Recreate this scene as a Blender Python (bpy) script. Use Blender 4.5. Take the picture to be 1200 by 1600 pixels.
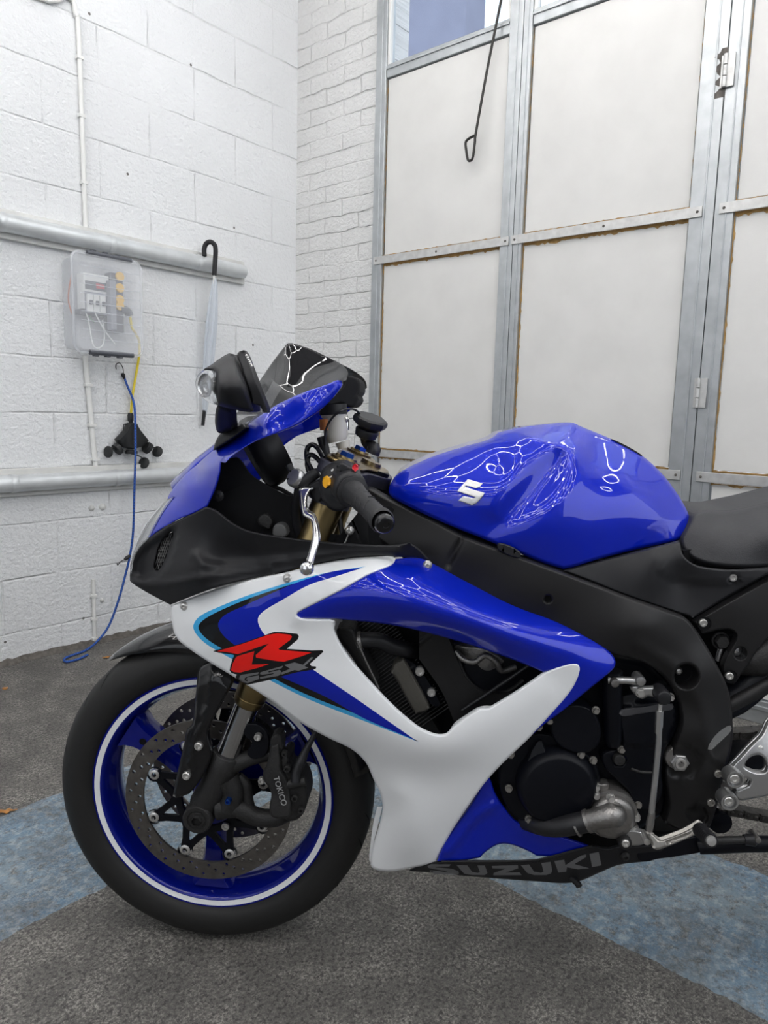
import bpy, math, random
import numpy as np
from mathutils import Vector, Matrix
from mathutils.geometry import delaunay_2d_cdt
random.seed(7); rng = np.random.default_rng(7)
for o in list(bpy.data.objects): bpy.data.objects.remove(o)
SC = bpy.context.scene; COL = SC.collection
PI = math.pi; R = math.radians
# ------------------------------------------------------------------ camera
F = 1118.7
CP = np.array([0.388415, -1.268351, 1.012368])
CR = np.array([0.99720036, 0.07011288, 0.02599286])
CU = np.array([-0.03536586, 0.13594815, 0.99008452])
CF = np.array([-0.065884, 0.9882319, -0.13804715])
cd = bpy.data.cameras.new('camera'); cam = bpy.data.objects.new('camera', cd); COL.objects.link(cam)
cd.sensor_fit = 'HORIZONTAL'; cd.sensor_width = 36; cd.lens = 36 * F / 1200; cd.clip_start = .02
cam.matrix_world = Matrix([[CR[i], CU[i], -CF[i], CP[i]] for i in range(3)] + [[0, 0, 0, 1]])
SC.camera = cam
# ------------------------------------------------------------------ world, light, exposure
vs = SC.view_settings; SC.display_settings.display_device = 'sRGB'
vs.view_transform = 'Standard'; vs.look = 'None'; vs.gamma = 1; vs.use_curve_mapping = False
vs.exposure = 0.0
w = bpy.data.worlds.new('World'); SC.world = w; w.use_nodes = True
bg = w.node_tree.nodes['Background']; bg.inputs[0].default_value = (0.80, 0.90, 1.0, 1); bg.inputs[1].default_value = 1.6
HEX_POWER = 24.5
def area(name, loc, rot, sx, sy, power, col):
    l = bpy.data.lights.new(name, 'AREA'); l.shape = 'RECTANGLE'; l.size = sx; l.size_y = sy; l.energy = power; l.color = col
    o = bpy.data.objects.new(name, l); COL.objects.link(o); o.location = loc; o.rotation_euler = rot; return o
# daylight through the doorway behind the photographer; added fill lamp brightens the left wall
D1w = (.592, .806)
DAY_FILL = [area('doorway_daylight', (-1.11, -3.21, 1.75), (0, 0, 0), 3.0, 2.6, 26, (.90, .95, 1.0)), area('right_fill_lamp', (3.07, -1.14, 1.75), (0, 0, 0), 3.2, 2.6, 58, (.90, .95, 1.0))]
for l_, tgt in zip(DAY_FILL, ((-1.11 + D1w[0], -3.21 + D1w[1], 1.7), (3.07 - .806, -1.14 + .592, 1.65))):
    l_.rotation_euler = (Vector(tgt) - l_.location).to_track_quat('-Z', 'Y').to_euler()
# ------------------------------------------------------------------ the two walls' frame: local x runs along the left wall, local y along the doors
RY = 0.93801231
D1 = np.array([math.cos(RY), math.sin(RY), 0]); D2 = np.array([-math.sin(RY), math.cos(RY), 0])
TL = 1.783; SB = 1.831; CEIL = 3.75
def ray(u, v): return CF + CR * (u - 600) / F - CU * (v - 800) / F
def PY(u, v, Y):
    d = ray(u, v); return CP + d * ((Y - CP[1]) / d[1])
def loc(P): return np.array([P @ D1, P @ D2, P[2]])
def RL(u, v, off=0.0):      # local coordinates of a point standing off the left wall
    d = ray(u, v); t = (TL - off - CP @ D2) / (d @ D2); return loc(CP + t * d)
def RB(u, v, off=0.0):
    d = ray(u, v); t = (SB - off - CP @ D1) / (d @ D1); return loc(CP + t * d)
def RZ(u, v, z=0.0):
    d = ray(u, v); t = (z - CP[2]) / d[2]; return loc(CP + t * d)
# ------------------------------------------------------------------ materials
def mat(name, col=(.8, .8, .8), rough=.5, metal=0, coat=0, coat_rough=.03, bump=0, bscale=200, spec=.5, trans=0, ior=1.45, alpha=1, emis=None, var=0, vscale=8, sheen=0, bdist=.002):
    m = bpy.data.materials.new(name); m.use_nodes = True; nt = m.node_tree; b = nt.nodes['Principled BSDF']
    b.inputs['Base Color'].default_value = (*col, 1); b.inputs['Roughness'].default_value = rough; b.inputs['Metallic'].default_value = metal
    b.inputs['Coat Weight'].default_value = coat; b.inputs['Coat Roughness'].default_value = coat_rough
    b.inputs['Specular IOR Level'].default_value = spec; b.inputs['IOR'].default_value = ior
    b.inputs['Transmission Weight'].default_value = trans; b.inputs['Alpha'].default_value = alpha
    if emis: b.inputs['Emission Color'].default_value = (*emis[:3], 1); b.inputs['Emission Strength'].default_value = emis[3]
    tc = nt.nodes.new('ShaderNodeTexCoord')
    if bump:
        n = nt.nodes.new('ShaderNodeTexNoise'); n.inputs['Scale'].default_value = bscale; n.inputs['Detail'].default_value = 4
        bp = nt.nodes.new('ShaderNodeBump'); bp.inputs['Strength'].default_value = bump; bp.inputs['Distance'].default_value = bdist
        nt.links.new(tc.outputs['Object'], n.inputs['Vector']); nt.links.new(n.outputs['Fac'], bp.inputs['Height']); nt.links.new(bp.outputs[0], b.inputs['Normal'])
    if var:
        n = nt.nodes.new('ShaderNodeTexNoise'); n.inputs['Scale'].default_value = vscale; n.inputs['Detail'].default_value = 6
        mr = nt.nodes.new('ShaderNodeMapRange'); mr.inputs[1].default_value = .3; mr.inputs[2].default_value = .7; mr.inputs[3].default_value = 1 - var; mr.inputs[4].default_value = 1 + var
        mx = nt.nodes.new('ShaderNodeVectorMath'); mx.operation = 'SCALE'; mx.inputs[0].default_value = col
        nt.links.new(tc.outputs['Object'], n.inputs['Vector']); nt.links.new(n.outputs['Fac'], mr.inputs[0]); nt.links.new(mr.outputs[0], mx.inputs['Scale']); nt.links.new(mx.outputs[0], b.inputs['Base Color'])
    return m
def masonry(name, bw, rh, mortar, offs, bumpd, col, pit, wob=1.4, wsc=9, rough_=.8):
    m = bpy.data.materials.new(name); m.use_nodes = True; nt = m.node_tree; N = nt.nodes; L = nt.links; b = N['Principled BSDF']
    tc = N.new('ShaderNodeTexCoord'); mp = N.new('ShaderNodeMapping')
    L.new(tc.outputs['UV'], mp.inputs[0]); mp.inputs['Location'].default_value = (offs[0], offs[1], 0)
    # slight waviness of the courses
    nz = N.new('ShaderNodeTexNoise'); nz.inputs['Scale'].default_value = wsc; L.new(mp.outputs[0], nz.inputs['Vector'])
    s = N.new('ShaderNodeVectorMath'); s.operation = 'SUBTRACT'; s.inputs[1].default_value = (.5, .5, .5); L.new(nz.outputs['Color'], s.inputs[0])
    sc = N.new('ShaderNodeVectorMath'); sc.operation = 'SCALE'; sc.inputs['Scale'].default_value = mortar * wob; L.new(s.outputs[0], sc.inputs[0])
    ad = N.new('ShaderNodeVectorMath'); L.new(mp.outputs[0], ad.inputs[0]); L.new(sc.outputs[0], ad.inputs[1])
    br = N.new('ShaderNodeTexBrick'); br.inputs['Scale'].default_value = 1; br.inputs['Brick Width'].default_value = bw; br.inputs['Row Height'].default_value = rh
    br.inputs['Mortar Size'].default_value = mortar; br.inputs['Mortar Smooth'].default_value = .9; br.inputs['Bias'].default_value = 0
    br.inputs['Color1'].default_value = (.82, .82, .82, 1); br.inputs['Color2'].default_value = (1, 1, 1, 1); br.inputs['Mortar'].default_value = (.45, .45, .45, 1)
    L.new(ad.outputs[0], br.inputs['Vector'])
    n1 = N.new('ShaderNodeTexNoise'); n1.inputs['Scale'].default_value = 55; n1.inputs['Detail'].default_value = 7; n1.inputs['Roughness'].default_value = .65; L.new(tc.outputs['UV'], n1.inputs['Vector'])
    n2 = N.new('ShaderNodeTexNoise'); n2.inputs['Scale'].default_value = 1.3; n2.inputs['Detail'].default_value = 3; L.new(tc.outputs['UV'], n2.inputs['Vector'])
    # joints fade where the paint has filled them
    n3 = N.new('ShaderNodeTexNoise'); n3.inputs['Scale'].default_value = 5; n3.inputs['Detail'].default_value = 3; L.new(tc.outputs['UV'], n3.inputs['Vector'])
    m3 = N.new('ShaderNodeMapRange'); m3.inputs[1].default_value = .35; m3.inputs[2].default_value = .65; m3.inputs[3].default_value = .12; m3.inputs[4].default_value = .9; L.new(n3.outputs[0], m3.inputs[0])
    inv = N.new('ShaderNodeMath'); inv.operation = 'MULTIPLY'; L.new(br.outputs['Fac'], inv.inputs[0]); L.new(m3.outputs[0], inv.inputs[1])
    h = N.new('ShaderNodeMath'); h.operation = 'MULTIPLY_ADD'; h.inputs[1].default_value = rough_; L.new(n1.outputs['Fac'], h.inputs[0])
    ng = N.new('ShaderNodeMath'); ng.operation = 'MULTIPLY'; ng.inputs[1].default_value = -1; L.new(inv.outputs[0], ng.inputs[0]); L.new(ng.outputs[0], h.inputs[2])
    bp = N.new('ShaderNodeBump'); bp.inputs['Strength'].default_value = 1; bp.inputs['Distance'].default_value = bumpd; L.new(h.outputs[0], bp.inputs['Height']); L.new(bp.outputs[0], b.inputs['Normal'])
    # colour: paint with soft grime and a few dark pinholes
    v = N.new('ShaderNodeTexVoronoi'); v.inputs['Scale'].default_value = pit; L.new(tc.outputs['UV'], v.inputs['Vector'])
    lt = N.new('ShaderNodeMath'); lt.operation = 'LESS_THAN'; lt.inputs[1].default_value = .055; L.new(v.outputs['Distance'], lt.inputs[0])
    wn = N.new('ShaderNodeMath'); wn.operation = 'GREATER_THAN'; wn.inputs[1].default_value = .62
    sx = N.new('ShaderNodeSeparateColor'); L.new(v.outputs['Color'], sx.inputs[0]); L.new(sx.outputs[0], wn.inputs[0])
    pm = N.new('ShaderNodeMath'); pm.operation = 'MULTIPLY'; L.new(lt.outputs[0], pm.inputs[0]); L.new(wn.outputs[0], pm.inputs[1])
    mr = N.new('ShaderNodeMapRange'); mr.inputs[1].default_value = .3; mr.inputs[2].default_value = .7; mr.inputs[3].default_value = .93; mr.inputs[4].default_value = 1.03; L.new(n2.outputs[0], mr.inputs[0])
    c0 = N.new('ShaderNodeVectorMath'); c0.operation = 'SCALE'; c0.inputs[0].default_value = col; L.new(mr.outputs[0], c0.inputs['Scale'])
    jm = N.new('ShaderNodeMix'); jm.data_type = 'RGBA'; jf = N.new('ShaderNodeMath'); jf.operation = 'MULTIPLY'; jf.inputs[1].default_value = .13; L.new(inv.outputs[0], jf.inputs[0])
    L.new(jf.outputs[0], jm.inputs[0]); L.new(c0.outputs[0], jm.inputs[6]); jm.inputs[7].default_value = (.35, .34, .32, 1)
    pmx = N.new('ShaderNodeMix'); pmx.data_type = 'RGBA'; L.new(pm.outputs[0], pmx.inputs[0]); L.new(jm.outputs[2], pmx.inputs[6]); pmx.inputs[7].default_value = (.16, .15, .14, 1)
    L.new(pmx.outputs[2], b.inputs['Base Color']); b.inputs['Roughness'].default_value = .55
    return m
def floor_mat():
    m = bpy.data.materials.new('asphalt'); m.use_nodes = True; nt = m.node_tree; N = nt.nodes; L = nt.links; b = N['Principled BSDF']
    tc = N.new('ShaderNodeTexCoord')
    def noise(s, d=5, r=.6):
        n = N.new('ShaderNodeTexNoise'); n.inputs['Scale'].default_value = s; n.inputs['Detail'].default_value = d; n.inputs['Roughness'].default_value = r; L.new(tc.outputs['Object'], n.inputs['Vector']); return n.outputs['Fac']
    def ramp(x, a, c0, z, c1):
        r = N.new('ShaderNodeValToRGB'); e = r.color_ramp.elements; e[0].position = a; e[0].color = (*c0, 1); e[1].position = z; e[1].color = (*c1, 1); L.new(x, r.inputs[0]); return r.outputs[0]
    def mth(op, x, y, cl=False):
        n = N.new('ShaderNodeMath'); n.operation = op; n.use_clamp = cl
        for i, q in enumerate((x, y)):
            if isinstance(q, (int, float)): n.inputs[i].default_value = q
            else: L.new(q, n.inputs[i])
        return n.outputs[0]
    def mix(f, a, c):
        n = N.new('ShaderNodeMix'); n.data_type = 'RGBA'
        for i, q in ((0, f), (6, a), (7, c)):
            if isinstance(q, tuple): n.inputs[i].default_value = (*q, 1)
            elif isinstance(q, (int, float)): n.inputs[i].default_value = q
            else: L.new(q, n.inputs[i])
        return n.outputs[2]
    base = ramp(noise(2.2, 7, .7), .3, (.066, .063, .059), .7, (.130, .123, .113))
    sp = ramp(noise(170, 5, .85), .48, (0, 0, 0), .57, (1, 1, 1))
    sp2 = ramp(noise(9, 7, .75), .46, (0, 0, 0), .60, (1, 1, 1))
    spk = mth('MULTIPLY', sp, mth('ADD', mth('MULTIPLY', sp2, .62), .24), True)
    asph = mix(spk, base, (.40, .38, .34))
    asph = mix(mth('MULTIPLY', ramp(noise(110, 5, .8), .51, (0, 0, 0), .57, (1, 1, 1)), .7), asph, (.020, .019, .019))
    # the painted band, an L parallel to both walls
    px = N.new('ShaderNodeSeparateXYZ'); L.new(tc.outputs['Object'], px.inputs[0])
    wob = mth('MULTIPLY', mth('SUBTRACT', noise(14, 5), .5), .035)
    S = mth('ADD', px.outputs[0], wob); T = mth('ADD', px.outputs[1], wob)
    def band(x, a, c): return mth('MULTIPLY', mth('GREATER_THAN', x, a), mth('LESS_THAN', x, c))
    A = mth('MULTIPLY', band(T, .272, .705), mth('LESS_THAN', S, .915)); B = mth('MULTIPLY', band(S, .483, .915), mth('LESS_THAN', T, .705))
    band_ = mth('MAXIMUM', A, B)
    wear = ramp(noise(38, 8, .78), .36, (0.08, .08, .08), .52, (1, 1, 1))
    wear2 = ramp(noise(4.5, 6, .7), .36, (.35, .35, .35), .56, (1, 1, 1))
    fac = mth('MULTIPLY', band_, mth('MULTIPLY', mth('MULTIPLY', wear, wear2), .93))
    paint = ramp(noise(5, 6), .35, (.10, .20, .31), .68, (.22, .29, .34))
    paint = mix(ramp(noise(48, 6, .75), .5, (0, 0, 0), .62, (.8, .8, .8)), paint, (.42, .47, .50))
    paint = mix(mth('MULTIPLY', sp, .3), paint, (.30, .36, .38))
    col = mix(fac, asph, paint)
    L.new(col, b.inputs['Base Color']); b.inputs['Roughness'].default_value = .62; b.inputs['Specular IOR Level'].default_value = .35
    bp = N.new('ShaderNodeBump'); bp.inputs['Strength'].default_value = .8; bp.inputs['Distance'].default_value = .003
    L.new(mth('ADD', noise(150, 4, .7), mth('MULTIPLY', noise(25, 3), .8)), bp.inputs['Height']); L.new(bp.outputs[0], b.inputs['Normal'])
    return m
M = dict(
    block=masonry('painted_block', .45, .215, .006, (0.13, .10), .006, (.84, .85, .86), 9, 2.2, 7, 1.8),
    brick=masonry('painted_brick', .225, .075, .005, (0, 0), .010, (.78, .78, .77), 6, 5.0, 14, 1.2),
    plaster=mat('plaster', (.24, .245, .26), .7, bump=.1, bscale=30),
    ceil=mat('ceiling_paint', (.09, .09, .095), .8),
    asphalt=floor_mat(),
    alu=mat('mill_aluminium', (.42, .44, .45), .42, .75, bump=.15, bscale=60, var=.10, vscale=22),
    alu_rail=mat('rail_aluminium', (.52, .52, .51), .45, .6, var=.12, vscale=40),
    board=mat('white_board', (.63, .625, .605), .6, bump=.12, bscale=260, var=.035, vscale=7),
    foam=mat('tan_foam', (.36, .22, .08), .9, bump=.6, bscale=90, bdist=.006, var=.3, vscale=40),
    grime=mat('black_grime', (.10, .09, .08), .8, var=.4, vscale=60),
    glass=mat('window_glass', (.95, .97, 1), .02, trans=1, ior=1.12),
    outwall=mat('outside_wall', (.28, .29, .38), .8, var=.1, vscale=3),
    railp=mat('painted_steel', (.60, .62, .63), .35, .35, var=.10, vscale=14),
    timber=mat('painted_timber', (.60, .60, .58), .6, var=.12, vscale=10),
    conduit=mat('white_plastic', (.72, .72, .70), .4),
    iron=mat('black_iron', (.03, .028, .026), .45, .6),
    blk=mat('black_plastic', (.010, .010, .012), .45, bump=.05, bscale=400),
)
# ------------------------------------------------------------------ mesh helpers
class MB:
    def __init__(s): s.v = []; s.f = []; s.m = []; s.uv = None
    def add(s, vs, fs, m=0):
        n = len(s.v); s.v += [tuple(map(float, p)) for p in vs]; s.f += [tuple(i + n for i in f) for f in fs]; s.m += [m] * len(fs); return s
    def box(s, a, b, m=0):
        x0, y0, z0 = a; x1, y1, z1 = b
        return s.add([(x0, y0, z0), (x1, y0, z0), (x1, y1, z0), (x0, y1, z0), (x0, y0, z1), (x1, y0, z1), (x1, y1, z1), (x0, y1, z1)],
                     [(0, 3, 2, 1), (4, 5, 6, 7), (0, 1, 5, 4), (1, 2, 6, 5), (2, 3, 7, 6), (3, 0, 4, 7)], m)
    def ring(s, c, t, up, r, n, a0=0):
        t = np.array(t, float); t /= np.linalg.norm(t)
        x = np.cross(up, t)
        if np.linalg.norm(x) < 1e-5: x = np.cross((1, .1, .2), t)
        x /= np.linalg.norm(x); y = np.cross(t, x)
        return [np.array(c) + r * (math.cos(a0 + 2 * PI * i / n) * x + math.sin(a0 + 2 * PI * i / n) * y) for i in range(n)]
    def tube(s, pts, r, n=12, m=0, up=(0, 0, 1), smooth=0, closed=False):
        P = [np.array(p, float) for p in pts]
        if smooth: P = [np.array(p) for p in crom3(P, smooth, closed)]
        rs = r if isinstance(r, (list, tuple, np.ndarray)) else [r] * len(P)
        if len(rs) != len(P): rs = np.interp(np.linspace(0, 1, len(P)), np.linspace(0, 1, len(rs)), rs)
        vs = []; k = len(P); prev = None
        for i, p in enumerate(P):
            t = (P[(i + 1) % k] - P[i - 1]) if (closed or 0 < i < k - 1) else (P[1] - P[0] if i == 0 else P[-1] - P[-2])
            t = t / (np.linalg.norm(t) + 1e-12)
            if prev is None:
                u0 = np.array(up, float)
                if abs(u0 @ t) > .95: u0 = np.array([1, .05, 0.]); 
                if abs(u0 @ t) > .95: u0 = np.array([0, 1, 0.])
                x = np.cross(u0, t)
            else: x = prev - (prev @ t) * t
            x /= np.linalg.norm(x); prev = x; y = np.cross(t, x)
            vs += [p + rs[i] * (math.cos(2 * PI * j / n) * x + math.sin(2 * PI * j / n) * y) for j in range(n)]
        fs = [(i * n + j, i * n + (j + 1) % n, ((i + 1) % k) * n + (j + 1) % n, ((i + 1) % k) * n + j) for i in range(k if closed else k - 1) for j in range(n)]
        if not closed: fs += [tuple(range(n - 1, -1, -1)), tuple((k - 1) * n + j for j in range(n))]
        return s.add(vs, fs, m)
    def lathe(s, prof, c, axis, n=32, m=0, a0=0, a1=2 * PI, mats=None, cap=False):
        # prof: list of (radius, height along axis)
        ax = np.array(axis, float); ax /= np.linalg.norm(ax)
        x = np.cross(ax, (0, 0, 1.)); 
        if np.linalg.norm(x) < 1e-3: x = np.array([1., 0, 0])
        x /= np.linalg.norm(x); y = np.cross(ax, x); full = abs(a1 - a0 - 2 * PI) < 1e-6; k = n if full else n + 1
        vs = [np.array(c) + ax * h + r * (math.cos(a0 + (a1 - a0) * i / n) * x + math.sin(a0 + (a1 - a0) * i / n) * y) for r, h in prof for i in range(k)]
        for q in range(len(prof) - 1):
            fs = [(q * k + i, q * k + (i + 1) % k, (q + 1) * k + (i + 1) % k, (q + 1) * k + i) for i in range(n)]
            if q == 0: b = len(s.v); s.add(vs, fs, mats[q] if mats else m)
            else: s.f += [tuple(j + b for j in f) for f in fs]; s.m += [(mats[q] if mats else m)] * len(fs)
        return s
    def build(s, name, mats, parent=None, smooth=True, angle=40, bevel=0, rz=None):
        me = bpy.data.meshes.new(name); me.from_pydata([tuple(v) for v in s.v], [], s.f)
        if not isinstance(mats, (list, tuple)): mats = [mats]
        for q in mats: me.materials.append(q)
        me.polygons.foreach_set('material_index', s.m)
        if s.uv is not None:
            ul = me.uv_layers.new(name='UVMap')
            for lp in me.loops: ul.data[lp.index].uv = s.uv(me.vertices[lp.vertex_index].co)
        me.validate(); me.update()
        o = bpy.data.objects.new(name, me); COL.objects.link(o)
        if parent is not None: o.parent = parent
        if rz is not None: o.rotation_euler[2] = rz
        if smooth:
            me.polygons.foreach_set('use_smooth', [True] * len(me.polygons)); sharp(me, angle)
        if bevel:
            b = o.modifiers.new('bevel', 'BEVEL'); b.width = bevel; b.segments = 2; b.limit_method = 'ANGLE'; b.angle_limit = R(35)
        return o
def sharp(me, angle):
    import bmesh
    bm = bmesh.new(); bm.from_mesh(me); bmesh.ops.recalc_face_normals(bm, faces=bm.faces); th = R(angle)
    for e in bm.edges:
        if len(e.link_faces) == 2: e.smooth = e.calc_face_angle(0) < th
    bm.to_mesh(me); bm.free()
def crom3(P, k, closed=False):
    P = [np.array(p, float) for p in P]; n = len(P); out = []
    for i in range(n if closed else n - 1):
        a, b, c, d = (P[i - 1] if (i > 0 or closed) else P[0] * 2 - P[1]), P[i], P[(i + 1) % n], (P[(i + 2) % n] if (closed or i + 2 < n) else P[-1] * 2 - P[-2])
        for j in range(k):
            t = j / k; out.append(.5 * (2 * b + (c - a) * t + (2 * a - 5 * b + 4 * c - d) * t * t + (3 * b - a - 3 * c + d) * t ** 3))
    if not closed: out.append(P[-1])
    return out
def tag(o, label=None, cat=None, group=None, kind=None):
    for k, v in (('label', label), ('category', cat), ('group', group), ('kind', kind)):
        if v: o[k] = v
    return o
def empty(name, loc_, label, cat, group=None, rz=0):
    o = bpy.data.objects.new(name, None); COL.objects.link(o); o.location = loc_; o.rotation_euler[2] = rz; o.empty_display_size = .1
    return tag(o, label, cat, group)
def struct(name, mb, m, **k):
    o = mb.build(name, m, rz=RY, **k); o['kind'] = 'structure'; return o
# ------------------------------------------------------------------ room shell (local frame: x along left wall, y along doors)
S0, T0 = -3.3, -3.2
b = MB().box((S0, T0, -.1), (SB + .12, TL + .12, 0)); struct('floor', b, M['asphalt'], smooth=False)
b = MB().box((S0, TL, 0), (SB + .2, TL + .2, CEIL)); b.uv = lambda c: (c[0], c[2]); struct('wall_left', b, M['block'], smooth=False)
b = MB().box((SB, 1.235, 0), (SB + .2, TL, CEIL)); b.box((SB, T0, 3.45), (SB + .2, 1.235, CEIL)); b.uv = lambda c: (c[1], c[2]); struct('wall_back', b, M['brick'], smooth=False)
b = MB().box((S0, T0 - .15, 0), (SB + .2, T0, CEIL)); struct('wall_right', b, M['plaster'], smooth=False)
b = MB().box((S0 - .15, T0, 0), (S0, TL, CEIL)); struct('wall_front', b, M['plaster'], smooth=False)
b = MB().box((S0, T0, CEIL), (SB + .2, TL + .2, CEIL + .1)); struct('ceiling', b, M['ceil'], smooth=False)
# grimy gap where the block wall meets the floor
b = MB(); xs = np.linspace(S0, SB, 260); lo = [(x, TL - .022 - .012 * rng.random(), .0005) for x in xs]; hi = [(x, TL - .001, .012 + .012 * rng.random()) for x in xs]
b.add(lo + hi, [(i, i + 1, 260 + i + 1, 260 + i) for i in range(259)]); o = struct('grime_strip_left', b, M['grime'])
# ------------------------------------------------------------------ folding doors
def door(n, ta, tb, sl, sr, win=True):
    # ta > tb: left and right edge seen from inside; sl, sr stile widths
    r = bpy.data.objects.new(f'door_{n}', None); COL.objects.link(r); r.rotation_euler[2] = RY; r['kind'] = 'structure'
    A = M['alu']; x0, x1 = SB - .03, SB + .03
    for a, c in ((ta, ta - sl), (tb + sr, tb)):
        m = MB().box((x0, c + .0012, .012), (x1, a - .0012, 3.45)); w_ = a - c
        m.box((x0 - .004, c + w_ * .36, .012), (x0 + .001, c + w_ * .44, 3.45))
        m.build('stile', A, r, smooth=False, bevel=.0025)
    for z, h in ((.04, .08), (2.515, .055), (3.42, .06)):
        MB().box((x0 + .004, tb + sr, z - h / 2), (x1, ta - sl, z + h / 2)).box((x0 - .002, tb + sr, z + h * .1), (x0 + .004, ta - sl, z + h * .28)).build('rail', A, r, smooth=False, bevel=.002)
    for z in (.82, 1.705):
        MB().box((x0 + .016, tb + sr, z - .02), (x1 - .005, ta - sl, z + .02)).build('cross_member', M['foam'], r, smooth=False)
        m = MB().box((x0 - .006, tb + sr - .045, z - .017), (x0 - .001, ta - sl + .045, z + .017))
        o = m.build('flat_bar', M['alu_rail'], r, smooth=False, bevel=.001)
        q = MB()
        for t in (tb + sr - .03, ta - sl + .03, (ta + tb) / 2):
            q.lathe([(0, .003), (.004, .002), (.005, 0)], (x0 - .006, t, z), (-1, 0, 0), 10)
        q.build('screw', M['grime'], o)
    for z0, z1 in ((.08, .80), (.84, 1.685), (1.725, 2.487)):
        g = .004; m = MB().box((x0 + .014, tb + sr + g, z0 + g), (x1 - .01, ta - sl - g, z1 - g)); m.build('panel', M['board'], r, smooth=False, bevel=.002)
    # foam filling that shows ragged round the boards
    def rag(p, q, w0, w1, ax):
        k = 60; A_ = []; B_ = []
        for i in range(k + 1):
            f = i / k; e = w0 + (w1 - w0) * rng.random() ** 2
            pt = np.array(p) * (1 - f) + np.array(q) * f; A_.append(pt); pb = pt.copy(); pb[ax] += e; B_.append(pb)
        return A_ + B_, [(i, i + 1, k + 2 + i, k + 1 + i) for i in range(k)]
    m = MB(); xf = x0 + .0125
    for z, d in ((1.685, -1), (.80, -1), (1.725, 1), (.84, 1)):
        m.add(*rag((xf, tb + sr, z + .006 * d * 0), (xf, ta - sl, z), .003 * d, (.013 if d < 0 else .007) * d, 2))
    m.add(*rag((xf, ta - sl, .84), (xf, ta - sl, 1.68), -.003, -.009, 1)); m.add(*rag((xf, tb + sr, 1.73), (xf, tb + sr, 2.48), .001, .005, 1)); m.add(*rag((xf, ta - sl, 1.73), (xf, ta - sl, 2.48), -.001, -.005, 1))
    m.build('foam_filling', M['foam'], r, smooth=False)
    m = MB().box((x0 + .02, tb + sr, 2.54), (x0 + .026, ta - sl, 3.39)); m.build('window_pane', M['glass'], r, smooth=False)
    m = MB()
    for a, c in ((ta - sl, ta - sl - .012), (tb + sr + .012, tb + sr)): m.box((x0 + .008, c, 2.54), (x0 + .03, a, 3.39))
    m.build('glazing_bead', M['conduit'], r, smooth=False)
    return r
dr = [door(1, 1.235, .484, .062, .062), door(2, .484, -.276, .04, .082), door(3, -.276, -1.04, .062, .062), door(4, -1.04, -1.80, .045, .062)]
def hinge(z, t, r, grimy):
    m = MB(); x = SB - .034
    m.box((x - .004, t - .028, z - .05), (x, t - .003, z + .05)); m.box((x - .004, t + .003, z - .05), (x, t + .014, z + .05))
    for k in range(3): m.tube([(x - .008, t, z - .05 + k * .034), (x - .008, t, z - .018 + k * .034)], .007, 12)
    m.build('hinge', M['alu_rail'], r, bevel=.001)
    if grimy:
        g = MB(); pts = [(x + .0035, t + .02 + .012 * math.sin(i * 1.7) + .014 * rng.random(), z - .075 + .15 * i / 14) for i in range(15)]
        g.add(pts + [(x + .0035, t - .002, p[2]) for p in pts], [(i, i + 1, 16 + i, 15 + i) for i in range(14)]); g.build('grime_stain', M['grime'], r)
hinge(2.13, -.276, dr[1], True); hinge(1.105, -.276, dr[1], False)
# door side wall beyond the leaves
b = MB().box((SB, T0, 0), (SB + .2, -1.80, 3.45)); b.uv = lambda c: (c[1], c[2]); o = struct('wall_back_end', b, M['brick'], smooth=False); o.name = 'wall_back_right'
# neighbour's wall outside the high windows
pb = RB(727, 50, -3.0)
b = MB().box((SB + 3.0, pb[1], 0), (SB + 3.3, pb[1] + 5, 9)); o = b.build('neighbouring_wall', M['outwall'], rz=RY, smooth=False); tag(o, 'lavender grey building wall seen through the high window above the doors', 'wall')
b = MB().box((SB + .2, T0 - 3, -.15), (SB + 7, TL + 4, -.05)); o = struct('outside_ground_1', b, M['asphalt'], smooth=False)  # slab of ground outside the doors
# ------------------------------------------------------------------ steel rails along the block wall
def rail(z, s1, label, r=.033):
    root = empty('wall_rail', (0, 0, 0), label, 'rail', None, RY)
    y = TL - .040
    m = MB().tube([(S0, y, z), (s1 - .05, y, z), (s1, y, z)], [r, r, r * .9], 28); m.build('pipe', M['railp'], root)
    m = MB().box((S0, TL - .022, z - .052), (s1 + .02, TL - .0005, z + .052)); m.build('backing_board', M['timber'], root, smooth=False, bevel=.002)
    for x in np.arange(S0 + .3, s1 - .1, .42):
        m = MB().lathe([(r + .0015, -.012), (r + .0022, -.010), (r + .0022, .010), (r + .0015, .012)], (x, y, z), (1, 0, 0), 24); m.build('clip', M['railp'], root)
rail(1.655, 1.46, 'upper grey steel pipe rail on the white block wall, above the clear plastic box')
rail(.709, 1.62, 'lower grey steel pipe rail on the white block wall, below the black cable splitter')
# conduits
def cond(pts, r, label, sm=4):
    root = empty('electrical_conduit', (0, 0, 0), label, 'conduit', None, RY)
    MB().tube(pts, r, 14, smooth=sm).build('tube', M['conduit'], root)
    for f in (.25, .6, .9):
        m = MB(); p = np.array(pts[0]) * (1 - f) + np.array(pts[1]) * f; m.box((p[0] - r * 1.4, TL - r * 2.3, p[2] - .006), (p[0] + r * 1.4, TL - .0005, p[2] + .006)); m.build('saddle', M['conduit'], root, bevel=.001)
yy = TL - .011
p0 = RL(132, 345, .011); p1 = RL(120, 60, .011); p2 = RL(108, 22, .011); p3 = RL(40, -12, .011)
cond([(.694, yy, 1.70), (.690, yy, 2.40), (.680, yy, 2.475), (p2[0] + .0, yy, 2.53), (p3[0], yy, p3[2]), (-.2, yy, p3[2] + .08)], .009, 'thin white conduit running up the block wall above the upper rail and bending left')
p0 = RL(133, 556, .011); p1 = RL(150, 735, .011)
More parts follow.
